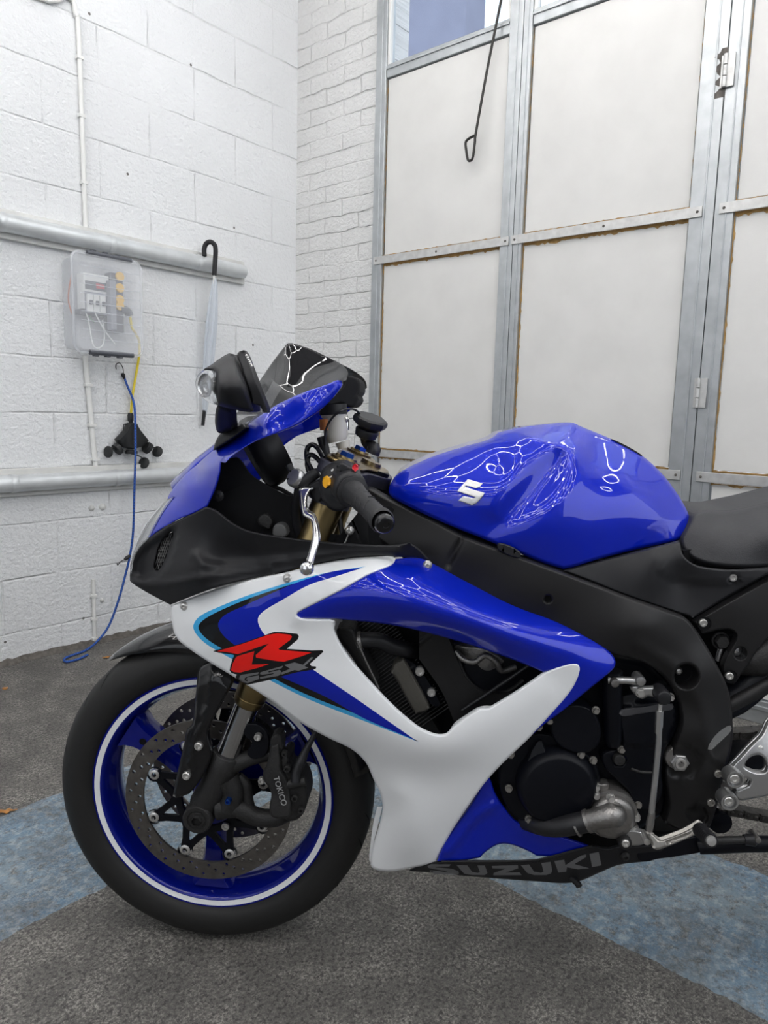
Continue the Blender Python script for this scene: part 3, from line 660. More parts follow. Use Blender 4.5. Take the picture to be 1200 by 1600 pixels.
# ================================================================== the motorcycle
def paint(name, col, met, rough=.3, fl=0):
    m = mat(name, col, rough, met, coat=1, coat_rough=.02); nt = m.node_tree; b = nt.nodes['Principled BSDF']; b.inputs['Coat IOR'].default_value = 1.43; b.inputs['Specular IOR Level'].default_value = .08
    return m
M['blue2'] = paint('wheel_blue_paint', (.001, .007, .22), .25, .35)
M.update(
    blue=paint('candy_blue_paint', (.001, .013, .40), .15, .35), white=paint('gloss_white_paint', (.84, .85, .86), 0, .35),
    pblack=paint('gloss_black', (.006, .006, .007), 0, .3), lblue=paint('light_blue_decal', (.05, .40, .75), 0, .4), red=paint('red_decal', (.85, .012, .008), 0, .4), dgreyd=paint('grey_decal', (.16, .16, .165), 0, .4),
    dblue=paint('dark_blue_decal', (.004, .012, .33), .3, .3),
    matte=mat('matte_black', (.015, .015, .017), .46, spec=.3), frame=mat('black_frame_paint', (.012, .0115, .012), .46, .0, spec=.35), casing=mat('black_engine_paint', (.003, .0035, .006), .42, spec=.22),
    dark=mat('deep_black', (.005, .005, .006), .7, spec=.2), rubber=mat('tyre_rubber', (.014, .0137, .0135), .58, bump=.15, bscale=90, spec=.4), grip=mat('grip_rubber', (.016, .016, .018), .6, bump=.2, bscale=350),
    steel=mat('steel', (.62, .61, .59), .36, .85), cast=mat('cast_aluminium', (.26, .25, .24), .42, .9, bump=.4, bscale=260, var=.12, vscale=50), polish=mat('polished_aluminium', (.70, .70, .71), .20, 1), brushed=mat('brushed_aluminium', (.46, .46, .46), .33, .9, bump=.1, bscale=200),
    gold=mat('gold_anodised', (.24, .18, .085), .3, 1, bump=.05, bscale=300), chrome=mat('hard_chrome', (.42, .42, .43), .12, 1), discm=mat('disc_steel', (.15, .14, .13), .38, .85, bump=.1, bscale=250, var=.2, vscale=60),
    castblk=mat('cast_black', (.014, .0135, .0135), .55, bump=.35, bscale=350), seatm=mat('seat_vinyl', (.020, .020, .023), .55, bump=.35, bscale=700), smoke=mat('smoked_screen', (.008, .008, .009), .03, trans=.0, alpha=.975, spec=.35),
    smoke2=mat('smoked_screen_light', (.05, .05, .055), .03, alpha=.6, spec=.35), lens=mat('clear_lens', (.9, .92, .94), .04, trans=.85, ior=1.4), mirr=mat('mirror_glass', (.8, .82, .85), .03, 1), resin=mat('reservoir_plastic', (.62, .60, .54), .35), orange=mat('orange_fluid', (.45, .16, .05), .4),
    anod=mat('blue_anodised', (.02, .08, .35), .3, .9), fins=mat('radiator_fins', (.02, .02, .021), .5, .4), chain=mat('chain_steel', (.10, .095, .09), .45, .9, var=.3, vscale=90), purple=mat('dark_anodised', (.055, .055, .075), .4, .5),
)
BK = empty('motorcycle', (0, 0, 0), 'blue and white sport motorcycle with matte black frame standing on the dark floor', 'motorcycle')
def part(name, Q, m, parent=None, **k): return Q.build(name, M[m] if isinstance(m, str) else m, parent or BK, **k)
ZA = .3
# ---------------- front wheel
def tyre(name, cx, half, rad, rim):
    pr = [(rim, -half * .78), (rim + .008, -half * .92), (rim + .022, -half), (rad - .034, -half * .985), (rad - .018, -half * .84), (rad - .0065, -half * .58), (rad - .0015, -half * .3), (rad, 0)]
    pr += [(r, -y) for r, y in pr[-2::-1]]
    pr = crom3([(r, y, 0) for r, y in pr], 3); pr = [(p[0], p[1]) for p in pr]
    return part(name, MB().lathe(pr, (cx, 0, ZA), (0, 1, 0), 128), 'rubber', angle=70)
ft = tyre('front_tyre', 0, .0605, .3, .2275)
# tread grooves
def groove(a0, a1, y0, y1, w_, parent, ph=0):
    Q = MB(); n = 14; vs = []
    for i in range(n + 1):
        f = i / n; a = R(a0 + (a1 - a0) * f); y = y0 + (y1 - y0) * f ** 1.25; t = abs(y) / .0605; rr = np.interp(t, [0, .3, .58, .84, .985], [.3, .2985, .2935, .282, .266]) + .0016
        ww = w_ * math.sin(PI * min(1, .12 + f * .9)) ** .5
        for s in (-1, 1):
            aa = a + s * ww / .3; vs.append((rr * math.cos(aa), y, ZA + rr * math.sin(aa)))
    Q.add(vs, [(2 * i, 2 * i + 1, 2 * i + 3, 2 * i + 2) for i in range(n)]); return Q.build('tread_groove', M['dark'], parent, smooth=True)
for a in range(0, 360, 30):
    groove(a, a + 17, -.004, -.052, .0030, ft); groove(a + 14, a + 27, -.012, -.048, .0024, ft)
pr = [(.2285, -.0445), (.2285, -.0475), (.2262, -.0492), (.2245, -.0488), (.2240, -.0486), (.2140, -.0478), (.2130, -.0476), (.2105, -.046), (.2065, -.040), (.2040, -.028), (.1975, -.016), (.1940, 0)]
full = pr + [(r, -y) for r, y in pr[-2::-1]]; mm = [0] * (len(full) - 1); mm[4] = 1; mm[-5] = 1
outer = [(.2285, .0445), (.219, .042), (.212, .0), (.219, -.042), (.2285, -.0445)]
rim = MB().lathe(full + outer[1:], (0, 0, ZA), (0, 1, 0), 128, mats=mm + [0] * 4).build('front_rim', [M['blue2'], M['white']], BK, angle=25)
rim['label'] = 'blue front wheel rim with white stripe'
for k, a in enumerate((148, 28, -92)):
    ca, sa = math.cos(R(a)), math.sin(R(a)); Q = MB(); vs = []; sec = []
    # section: width across, depth; hollow faced spoke
    for r_, w_, d_ in ((.030, .030, .038), (.065, .021, .034), (.105, .019, .028), (.145, .022, .026), (.172, .027, .027), (.190, .036, .028), (.1985, .047, .030)):
        for x, y in ((-1, -.55), (-.72, -1), (.72, -1), (1, -.55), (1, .55), (.72, 1), (-.72, 1), (-1, .55)):
            px_, py_ = r_, x * w_; vs.append((px_ * ca - py_ * sa, y * d_, ZA + px_ * sa + py_ * ca))
    Q.add(vs, [(i * 8 + j, i * 8 + (j + 1) % 8, (i + 1) * 8 + (j + 1) % 8, (i + 1) * 8 + j) for i in range(6) for j in range(8)])
    sp_ = Q.build('spoke', M['blue2'], rim, angle=50)
    MB().lathe([(0, .001), (.006, .001), (.007, .0), (.0075, -.002)], (.163 * ca, -.0265, ZA + .163 * sa), (0, -1, 0), 14).build('spoke_hole', M['dark'], sp_)
part('hub', MB().lathe([(.0, -.055), (.030, -.055), (.034, -.05), (.038, -.03), (.038, .03), (.034, .05), (.03, .055), (0, .055)], (0, 0, ZA), (0, 1, 0), 32), 'blue2', rim)
def disc(side):
    y = -.066 * side
    d = []
    def hp(r, a, q=.0034, n=10): return [(r * math.cos(a) + q * math.cos(2 * PI * i / n), ZA + r * math.sin(a) + q * math.sin(2 * PI * i / n)) for i in range(n)]
    holes = [[(.1215 * math.cos(2 * PI * i / 96), ZA + .1215 * math.sin(2 * PI * i / 96)) for i in range(96)]]
    for k in range(24):
        a = 2 * PI * k / 24
        holes += [hp(.1285, a), hp(.137, a + .088), hp(.1465, a + .19)]
    ring_ = plate('brake_disc', M['discm'], [(.155 * math.cos(2 * PI * i / 160), ZA + .155 * math.sin(2 * PI * i / 160)) for i in range(160)], holes, y - .0025, y + .0025, BK, bevel=0, px=False, smo=False)
    hc_ = MB(); hc_.lathe([(.050, -.004), (.050, .004), (.062, .004), (.062, -.004), (.05, -.004)], (0, y + .002 * side, ZA), (0, 1, 0), 48)
    for k in range(8):
        a = R(156 + 45 * k); b_ = np.array([.1095 * math.cos(a), y, ZA + .1095 * math.sin(a)])
        for s in (-1, 1):
            c_ = a + s * R(22); e_ = np.array([.058 * math.cos(c_), y + .002 * side, ZA + .058 * math.sin(c_)])
            t_ = e_ - b_; t_ /= np.linalg.norm(t_); w_ = np.cross(t_, (0, 1, 0)); Y_ = np.array([0, .0028, 0]); P_ = []
            for q_, hw in ((b_, .0085), (b_ * .6 + e_ * .4, .0058), (b_ * .25 + e_ * .75, .0062), (e_, .010)): P_ += [q_ + w_ * hw - Y_, q_ - w_ * hw - Y_, q_ - w_ * hw + Y_, q_ + w_ * hw + Y_]
            hc_.add(P_, [(4 * i_ + j_, 4 * i_ + (j_ + 1) % 4, 4 * i_ + 4 + (j_ + 1) % 4, 4 * i_ + 4 + j_) for i_ in range(3) for j_ in range(4)] + [(0, 3, 2, 1), (12, 13, 14, 15)])
        hc_.lathe([(.0135, -.003), (.0135, .003)], b_, (0, 1, 0), 20)
    hc_.build('disc_carrier', M['casing'], ring_, angle=50)
    for k in range(8):
        a = R(156 + 45 * k); MB().lathe([(.0045, -.0040), (.0045, .0045), (.0075, .0045), (.0095, .0030), (.0095, -.003)], (.1095 * math.cos(a), y, ZA + .1095 * math.sin(a)), (0, -side, 0), 22).build('disc_bobbin', M['steel'], ring_)
    for k in range(5):
        a = R(245 + 72 * k - 10); MB().lathe([(0, .002), (.0035, .002), (.004, .006), (.007, .006), (.0075, .002)], (.056 * math.cos(a), y - .004 * side, ZA + .056 * math.sin(a)), (0, -side, 0), 18).build('disc_bolt', M['steel'], ring_)
disc(1); disc(-1)
# ---------------- fork
FD = np.array([.162, 0, .426]); FD /= np.linalg.norm(FD)
def fk(z, side=1, off=0): 
    p = np.array([.042, -.105 * side, .398]); return p + FD * ((z - .398) / FD[2]) + np.array([off, 0, 0])
for side in (1, -1):
    fo = part('fork_leg', MB().tube([fk(.62, side), fk(.80, side), fk(.802, side), fk(.93, side)], [.0285, .0285, .0275, .0275], 36), 'gold')
    fo['label'] = 'gold upper fork tube'
    MB().tube([fk(.36, side), fk(.62, side)], .0212, 32).build('chrome_stanchion', M['chrome'], fo)
    MB().tube([fk(.506, side), fk(.512, side), fk(.520, side), fk(.521, side), fk(.523, side), fk(.540, side), fk(.62, side)], [.0235, .0272, .0272, .0262, .0275, .0275, .0275], 36).build('dust_seal', M['gold'], fo)
    # axle casting
    Q = MB(); a = fk(.40, side); Q.tube([fk(.415, side), fk(.413, side), fk(.385, side), fk(.35, side), np.array([.006, -.105 * side, .318]), np.array([0, -.105 * side, .300])], [.0255, .0275, .0275, .0265, .027, .024], 28)
    Q.lathe([(.0, -.026), (.0165, -.026), (.0175, -.028), (.0235, -.028), (.0265, -.024), (.0265, .024), (0, .024)], (0.0, -.105 * side, ZA), (0, side, 0), 32)
    Q.build('axle_casting', M['castblk'], fo, angle=45)
    MB().lathe([(.0085, .004), (.010, -.0005), (.0150, -.0005), (.0165, -.003)], (0.0, -(.105 + .0285) * side, ZA), (0, -side, 0), 6).build('axle_socket', M['castblk'], fo)
    # caliper bracket arms
    Q = MB(); A = lambda u, v, Y: PY(u, v, -abs(Y)) * np.array([1, side, 1])
    Q.tube([A(362, 1196, .108), A(385, 1186, .108), A(406, 1180, .105), A(430, 1176, .102)], [.016, .014, .0135, .013], 14, smooth=3)
    Q.tube([A(340, 1262, .11), A(372, 1262, .108), A(400, 1276, .105), A(430, 1278, .102), A(450, 1270, .10)], [.021, .017, .016, .0155, .014], 14, smooth=3)
    Q.tube([A(355, 1215, .11), A(365, 1238, .110), A(356, 1262, .11)], [.022, .019, .02], 14, smooth=3)
    Q.tube([A(372, 1212, .104), A(384, 1226, .102), A(386, 1244, .102), A(390, 1262, .102)], [.008, .010, .010, .010], 10, smooth=3)
    Q.build('caliper_bracket', M['castblk'], fo, angle=60)
MB().tube([(0, -.13, ZA), (0, .13, ZA)], .012, 20).build('front_axle', M['cast'], BK)
bolt(357, 1251, -.132, .0055, BK, M['anod'], h=.006)
# ---------------- brake caliper
cal = panel('brake_caliper', M['castblk'], [(422, 1166, 1), (436, 1160, 1), (438, 1188), (439, 1204), (446, 1214), (452, 1232), (455, 1262), (452, 1276), (440, 1279), (425, 1276), (421, 1262), (424, 1240), (418, 1228), (412, 1218), (411, 1206), (416, 1196), (420, 1182)], [(430, 1170, -.135), (430, 1210, -.142), (440, 1260, -.142), (415, 1210, -.137), (450, 1240, -.135)], BK, rnd=(4, .006), slab=.05, grid=6)
panel('caliper_body', M['castblk'], [(438, 1186), (446, 1180), (452, 1186), (450, 1198), (456, 1206), (470, 1214), (478, 1228), (481, 1246), (478, 1262), (468, 1278), (452, 1283), (444, 1276), (444, 1240), (440, 1214)], [(445, 1190, -.128), (470, 1220, -.122), (470, 1270, -.122), (446, 1250, -.13)], cal, rnd=(5, .008), slab=.06, grid=6)
panel('bleed_cover', M['castblk'], [(425, 1150), (437, 1148), (441, 1160), (440, 1172), (424, 1170)], [(430, 1160, -.13)], cal, rnd=(3, .005), slab=.03)
for u, v, rr in ((445, 1177, .005), (449, 1200, .0062), (461, 1246, .0062), (471, 1265, .006)): bolt(u, v, -.129, rr, cal, M['castblk'], h=.006)
for u, v in ((453, 1223),): 
    MB().tube([PY(446, 1226, -.128), PY(478, 1220, -.128)], [.009, .008], 12).build('banjo_bolt', M['castblk'], cal)
# lettering along the caliper
def text(body, size, P0, U, V_, m, parent, name, ext=.0006):
    c = bpy.data.curves.new(name, 'FONT'); c.body = body; c.size = size; c.extrude = ext; o = bpy.data.objects.new(name, c)
    me = bpy.data.meshes.new_from_object(o); bpy.data.objects.remove(o); me.name = name
    W = np.cross(U, V_); vv = np.array([v.co[:] for v in me.vertices]); n = len(vv)
    nv = P0 + vv[:, :1] * U + vv[:, 1:2] * V_ + vv[:, 2:] * W
    me.vertices.foreach_set('co', nv.ravel()); me.materials.clear(); me.materials.append(m); me.update()
    q = bpy.data.objects.new(name, me); COL.objects.link(q); q.parent = parent; return q
ytx = -.1445; a = PY(427, 1214, ytx); c_ = PY(439.5, 1256, ytx); U = (c_ - a); L_ = np.linalg.norm(U); U /= L_; V_ = np.cross((0, -1., 0), U); V_ = -V_ if V_[0] < 0 else V_
text('TOKICO', L_ / 3.55, a, U, V_, mat('caliper_lettering', (.30, .30, .30), .5), cal, 'lettering')
# hose to the caliper
tubepx('brake_hose', [(462, 1222, -.135), (463, 1206, -.13), (470, 1190, -.125), (478, 1172, -.12), (490, 1150, -.115), (500, 1125, -.11), (510, 1080, -.10)], [.008, .008, .009, .006, .0045, .0045, .0045], M['blk'], BK)
bolt(403, 1151, -.128, .0062, BK, h=.006); bolt(409, 1219, -.115, .006, BK, h=.006)
plate('hose_bracket', M['casing'], [(380, 1136), (400, 1132), (414, 1142), (420, 1160), (414, 1180), (396, 1186), (386, 1176), (394, 1160), (384, 1152)], [], -.122, -.112, BK)
# ---------------- front fender
Q = MB(); n = 40; vs = []
for i in range(n + 1):
    f = i / n; a = R(131 - 118 * f); hw = np.interp(f, [0, .05, .14, .3, 1], [.012, .034, .058, .068, .070]); rr = .318 + .006 * math.sin(PI * f); drop = np.interp(f, [0, .1, .3, 1], [.002, .014, .042, .040])
    for j in range(17):
        t = -1 + 2 * j / 16; y = t * hw; r_ = rr - drop * abs(t) ** 3.2 - .003 * t * t; vs.append((r_ * math.cos(a), y, ZA + r_ * math.sin(a)))
Q.add(vs, [(i * 17 + j, i * 17 + j + 1, (i + 1) * 17 + j + 1, (i + 1) * 17 + j) for i in range(n) for j in range(16)])
fen = part('front_fender', Q, 'pblack', angle=80); md = fen.modifiers.new('s', 'SOLIDIFY'); md.thickness = .003; md.offset = -1
for s in (1, -1):
    g = panel('fork_guard', M['pblack'], [(309, 1051, 1), (312, 1043), (326, 1036, 1), (346, 1038), (362, 1048, 1), (364, 1066), (352, 1088), (339, 1112), (326, 1138), (325, 1152), (329, 1168), (330, 1182), (322, 1204), (308, 1226), (296, 1240, 1), (276, 1247), (270, 1244, 1), (276, 1212), (288, 1160), (292, 1140), (300, 1132), (304, 1100)],
              [(310, 1050, -.118), (318, 1100, -.134), (335, 1060, -.142), (325, 1110, -.142), (300, 1180, -.142), (285, 1240, -.138), (325, 1180, -.138), (362, 1050, -.13)], BK, rnd=(5, .008), thick=.012, relief=[(None, -.004, 5, [(330, 1046), (327, 1085), (318, 1130), (306, 1150), (296, 1200)])])
    if s == -1:
        for v in g.data.vertices: v.co.y *= -1
        g.data.flip_normals()
bolt(311, 1165, -.142, .007, BK, h=.006); bolt(292, 1211, -.142, .007, BK, h=.006)
# ---------------- side fairing
FS = Field(Ln((614,871,-.181),(640,871,-.173),(660,873,-.169),(700,893,-.168),(740,914,-.171),(790,938,-.177),(853,964,-.183),(905,988,-.191),(945,1012,-.196),(961,1032,-.203))
    + Ln((466,960,-.206),(500,952,-.219),(540,946,-.231),(575,942,-.241),(613,941,-.248),(660,950,-.251),(720,967,-.248),(800,995,-.238),(880,1018,-.220),(930,1032,-.213),(958,1038,-.206))
    + Ln((468,968,-.208),(527,971,-.214),(596,977,-.217),(653,988,-.217),(730,1008,-.215),(800,1032,-.213),(849,1053,-.213), k=18)
    + Ln((203,905,-.075),(232,927,-.10),(267,946,-.125),(332,922,-.150),(397,905,-.170),(449,894,-.181),(492,883,-.186),(550,873,-.190),(600,870,-.192), k=22)
    + Ln((271,985,-.127),(296,1014,-.142),(323,1032,-.152),(371,1061,-.162),(427,1097,-.167),(470,1129,-.168),(513,1153,-.168),(550,1171,-.167),(583,1216,-.160),(598,1264,-.148),(592,1292,-.140),(579,1346,-.124), k=22)
    + Ln((590,1360,-.124),(615,1361,-.127),(653,1354,-.133),(681,1349,-.140),(692,1324,-.150),(708,1295,-.160),(730,1262,-.173),(757,1224,-.186),(784,1194,-.195),(826,1154,-.202),(868,1109,-.207),(902,1063,-.211), k=22)
    + Ln((524,978,-.214),(530,1002,-.213),(548,1030,-.214),(577,1063,-.215),(615,1103,-.218),(650,1133,-.220),(685,1148,-.221),(707,1136,-.220),(748,1107,-.218),(807,1080,-.216),(855,1052,-.215),(895,1038,-.216), k=18)
    + Ln((320,975,-.160),(380,1000,-.180),(440,1036,-.194),(500,1082,-.204),(560,1124,-.210),(620,1156,-.215),(680,1172,-.217),(740,1156,-.217),(800,1124,-.215),(860,1085,-.213), k=22)
    + Ln((400,950,-.184),(440,960,-.192),(480,1000,-.204),(520,1050,-.210), k=22)
    + Ln((560,1165,-.182),(610,1200,-.184),(665,1218,-.188),(730,1200,-.196), k=25) + [(640,1290,-.168),(640,1330,-.150),(620,1240,-.176)])
white_out = [(267, 946, 1), (332, 922), (397, 905), (449, 894), (492, 883), (548, 873), (596, 870), (614, 870), (618, 875), (612, 883), (575, 899), (540, 919), (500, 940), (470, 955), (464, 960), (470, 965), (492, 967), (516, 967, 1), (524, 972), (522, 982), (530, 1002), (548, 1030), (577, 1063), (615, 1103), (650, 1133), (668, 1143), (685, 1148), (698, 1146), (707, 1136, 1), (728, 1120), (748, 1107, 1), (764, 1106, 1), (807, 1080), (849, 1051, 1), (868, 1043), (895, 1036), (905, 1038), (907, 1047), (902, 1063), (891, 1082), (868, 1109), (826, 1154), (784, 1194), (757, 1224), (730, 1262), (708, 1295), (692, 1324), (681, 1349, 1), (653, 1354), (615, 1361), (592, 1360), (581, 1355), (579, 1346), (583, 1322), (592, 1292), (598, 1264), (594, 1240), (583, 1216), (572, 1192), (550, 1171), (513, 1153), (470, 1129), (427, 1097), (371, 1061), (323, 1032), (296, 1014), (280, 1001), (271, 985)]
lb_out = [(572, 885, 1), (520, 893), (462, 907), (388, 930), (340, 949), (312, 963), (302, 977), (306, 990), (322, 1006), (345, 1020, 1), (420, 1062), (483, 1093), (570, 1127), (656, 1160, 1)]
inn = [(650, 1158, 1), (599, 1124, 1), (559, 1096, 1), (519, 1069, 1), (485, 1046, 1), (428, 1008, 1), (411, 993, 1), (402, 978, 1), (400, 966, 1), (410, 953, 1), (438, 936, 1), (481, 912, 1), (528, 897, 1)]
lb = lb_out + inn
bk_ = [(569, 888, 1), (510, 899), (462, 911), (392, 934), (346, 953), (320, 967), (310, 978), (313, 988), (328, 1002), (355, 1018, 1), (428, 1060), (483, 1087), (570, 1121), (654, 1158, 1)] + inn
bl_ = [(566, 887, 1), (520, 893), (470, 908), (420, 929), (378, 948), (350, 962), (341, 974), (343, 984), (352, 996), (372, 1012, 1), (440, 1058, 1), (509, 1089), (570, 1123), (650, 1157, 1), (600, 1122), (560, 1094), (520, 1067), (486, 1044, 1), (430, 1006, 1), (414, 992), (405, 978), (403, 966), (412, 955), (440, 938), (483, 914), (530, 899)]
def sc6(pts): return [(320 + x / 6, 970 + y / 6, 1) for x, y in pts]
rb_ = sc6([(78, 285), (110, 272), (330, 215), (560, 135), (650, 103), (720, 105), (868, 122), (882, 145), (872, 175), (770, 262), (1000, 278), (1100, 275), (1113, 288), (1090, 310), (985, 405), (1000, 425), (1042, 428), (1045, 445), (1020, 458), (870, 482), (760, 510), (640, 548), (400, 600), (370, 590), (300, 548), (288, 525), (300, 505), (250, 490), (232, 465), (238, 430), (262, 350), (280, 320), (130, 300)])
rr1 = sc6([(115, 285), (340, 220), (600, 130), (680, 118), (800, 130), (818, 150), (800, 180), (690, 262), (700, 272), (1000, 298), (900, 335), (745, 382), (680, 378), (480, 345), (478, 320), (600, 215), (560, 225), (420, 275), (310, 312), (200, 292)])
rr2 = sc6([(310, 330), (465, 285), (440, 410), (605, 405), (500, 440), (330, 485), (270, 480), (245, 462), (262, 400), (290, 345)])
gg = [sc6(q) for q in ([(330, 515), (350, 505), (505, 482), (500, 500), (410, 520), (375, 535), (372, 560), (400, 568), (402, 553), (385, 550), (400, 530), (505, 512), (510, 545), (400, 585), (350, 575), (318, 548)],
    [(545, 475), (735, 422), (720, 445), (595, 475), (600, 485), (700, 460), (715, 470), (712, 500), (690, 515), (520, 545), (515, 530), (640, 500), (650, 490), (540, 505), (518, 500), (520, 485)],
    [(745, 415), (840, 390), (920, 412), (1000, 340), (1020, 345), (935, 425), (970, 440), (880, 468), (840, 462), (720, 505), (715, 485), (800, 450)])]
regions = [(lb, 1), (bk_, 2), (bl_, 3), (rb_, 2), (rr1, 4), (rr2, 4)] + [(g, 5) for g in gg]
wrel = []
wf = panel('white_side_fairing', [M['white'], M['lblue'], M['pblack'], M['blue'], M['red'], M['dgreyd']], white_out, FS, BK, regions=regions, rnd=(4, .006), grid=6, mirror=False, relief=wrel)
wf['label'] = 'white side fairing with blue, black and red racing decal'
for v in (1,):
    # far side fairing, mirrored plain copy of the shape
    me = wf.data.copy(); o = bpy.data.objects.new('white_side_fairing', me); COL.objects.link(o); o.parent = BK
    for q in me.vertices: q.co.y *= -1
    me.flip_normals()
blue_out = [(618, 874, 1), (640, 872), (660, 874), (682, 884), (700, 893), (740, 914), (790, 938), (853, 964), (905, 988), (945, 1012), (960, 1028), (961, 1040), (952, 1051), (920, 1077), (880, 1110), (850, 1132), (815, 1163), (790, 1183, 1), (826, 1152, 1), (868, 1106), (889, 1080), (900, 1060), (903, 1045, 1), (893, 1040), (868, 1046), (849, 1050, 1), (800, 1030), (730, 1006), (653, 985), (596, 974), (527, 967, 1), (492, 966), (468, 965), (463, 960), (470, 954), (500, 939), (540, 918), (575, 898), (612, 882)]
bf = panel('blue_side_fairing', M['blue'], blue_out, lambda P: FS(P) + .0015, BK, rnd=(3, .004), grid=5)
# matte black mid fairing
FM = Field([(203, 905, -.07), (206, 880, -.07), (225, 850, -.075), (232, 927, -.095), (266, 946, -.122), (241, 842, -.095), (280, 816, -.125), (322, 795, -.16), (337, 797, -.165), (300, 870, -.16), (310, 890, -.175), (350, 880, -.150), (400, 880, -.155), (350, 905, -.170), (397, 905, -.168), (449, 893, -.178), (447, 842, -.185), (390, 830, -.185), (360, 850, -.155), (450, 870, -.168), (547, 853, -.198), (548, 872, -.186), (618, 870, -.190), (640, 850, -.202), (670, 876, -.19)])
mid_out = [(203, 908, 1), (203, 895), (209, 868), (222, 850), (241, 834), (280, 812), (323, 792, 1), (337, 797), (363, 817), (390, 830), (447, 840), (500, 846), (547, 850), (613, 852), (640, 848, 1), (655, 858), (672, 876, 1), (650, 871), (618, 870), (590, 868), (548, 871), (492, 881), (449, 892), (397, 903), (332, 920), (266, 945, 1), (232, 927), (212, 915)]
vent = [(270, 831), (268, 845), (263, 862), (254, 882), (246, 892), (241, 888), (243, 874), (248, 855), (256, 842), (264, 834)]
mf = panel('black_mid_fairing', M['matte'], mid_out, FM, BK, holes=[vent], rnd=(3, .005), grid=6, relief=[(None, -.006, 8, [(305, 868), (330, 884), (420, 878), (540, 866), (620, 862)]), ([(212, 880), (226, 858), (258, 836), (272, 828), (270, 850), (258, 884), (246, 896), (216, 902)], .016, 14), (None, -.005, 7, [(206, 912), (260, 912), (330, 900), (420, 888)])])
ms = MB(); 
for k in range(-6, 12):
    for s in (1, -1):
        pts = []
        for t in np.linspace(-1, 1, 12):
            u = 257 + k * 5.5 * .5 + t * 22 * s * .45; v = 862 + t * 34
            if inside(np.array([[u, v]]), smooth2(vent, 5))[0]: pts.append(PY(u, v, FM(np.array([[u, v]]))[0] + .018))
        if len(pts) > 2: ms.tube(pts, .00045, 5)
ms.build('mesh_grille', mat('grille_wire', (.12, .12, .12), .4, .7), mf)
panel('vent_duct', M['dark'], vent, lambda P: FM(P) + .028, mf, rnd=(0, 0), thick=.002)
# ---------------- nose cowl, headlight, windscreen
FN = Field([(210, 856, -.055), (227, 817, -.05), (259, 775, -.05), (308, 726, -.06), (347, 690, -.085), (383, 668, -.12), (437, 628, -.165), (480, 611, -.18), (527, 595, -.185), (535, 597, -.18), (520, 623, -.185), (497, 643, -.190), (440, 673, -.195), (400, 660, -.175), (400, 687, -.190), (350, 722, -.175), (340, 745, -.172), (335, 767, -.168), (323, 793, -.160), (280, 814, -.128), (241, 838, -.098), (290, 760, -.105), (265, 800, -.10), (320, 730, -.125), (480, 630, -.192)])
nose_out = [(534, 595, 1), (535, 601), (528, 612), (517, 625), (500, 641), (478, 656), (460, 666), (440, 674), (403, 688), (378, 702), (360, 715), (352, 723), (345, 722, 1), (343, 740), (336, 764), (324, 791, 1), (302, 802), (280, 811), (258, 823), (241, 834), (232, 841, 1), (238, 828), (250, 806), (262, 787), (270, 777, 1), (262, 780), (270, 764), (290, 741), (308, 726), (323, 712), (347, 693), (365, 680), (383, 667), (407, 649), (437, 630), (480, 611), (510, 601), (527, 594)]
nc = panel('nose_cowl', M['blue'], nose_out, FN, BK, rnd=(3, .004), grid=6, mirror=True, bridge=None, relief=[(None, -.004, 7, [(345, 722), (400, 690), (470, 655), (530, 603)])])
nc['label'] = 'blue nose cowl'
hl = panel('headlight', [M['lens']], [(271, 777, 1), (262, 780), (246, 795), (228, 817), (214, 843), (206, 866), (203, 884), (204, 897, 1), (208, 876), (218, 855), (231, 842), (240, 826), (252, 804)], lambda P: FN(P) - .002, BK, rnd=(0, 0), thick=.004, mirror=True)
rf_ = panel('headlight_reflector', M['brushed'], [(268, 781, 1), (262, 784), (246, 799), (230, 820), (218, 845), (226, 845), (237, 828), (250, 806)], lambda P: FN(P) + .02, hl, rnd=(0, 0), thick=.002, mirror=True)
nb = MB(); 
for side in (1,):
    cen = [PY(270, 764, -.05), PY(246, 795, -.05), PY(228, 817, -.05), PY(214, 843, -.05), PY(204, 870, -.05), PY(204, 905, -.06), PY(225, 925, -.08)]
    vs = []
    for p in cen: 
        for t in np.linspace(-1, 1, 9): vs.append((p[0] + .004, t * abs(p[1]), p[2]))
    nb.add(vs, [(i * 9 + j, i * 9 + j + 1, (i + 1) * 9 + j + 1, (i + 1) * 9 + j) for i in range(len(cen) - 1) for j in range(8)])
o = nb.build('nose_centre', M['matte'], BK, angle=80); md = o.modifiers.new('s', 'SOLIDIFY'); md.thickness = .003
# top of the nose between the two halves
nb = MB(); cen = [PY(270, 766, -.05), PY(308, 728, -.06), PY(347, 695, -.085), PY(383, 669, -.12), PY(410, 650, -.14)]; vs = []
for p in cen:
    for t in np.linspace(-1, 1, 11): vs.append((p[0] - .018 * (1 - t * t), t * abs(p[1]), p[2] + .012 * (1 - t * t)))
nb.add(vs, [(i * 11 + j, i * 11 + j + 1, (i + 1) * 11 + j + 1, (i + 1) * 11 + j) for i in range(len(cen) - 1) for j in range(10)])
o = nb.build('nose_top', M['blue'], BK, angle=80); md = o.modifiers.new('s', 'SOLIDIFY'); md.thickness = .003
FW = Field([(365, 666, -.115), (368, 647, -.09), (380, 632, -.06), (407, 593, -.045), (430, 560, -.035), (450, 536, -.025), (470, 541, -.03), (487, 548, -.045), (527, 567, -.09), (543, 580, -.135), (541, 592, -.165), (527, 597, -.17), (480, 614, -.16), (437, 634, -.145), (420, 600, -.10), (470, 580, -.095), (500, 590, -.13)])
scr_out = [(366, 669, 1), (364, 662), (368, 648), (380, 633), (407, 593), (430, 560), (446, 540), (450, 536), (456, 536), (487, 546), (510, 557), (530, 567), (541, 576), (544, 584), (541, 594, 1), (527, 600), (480, 618), (437, 637), (407, 655), (384, 671, 1)]
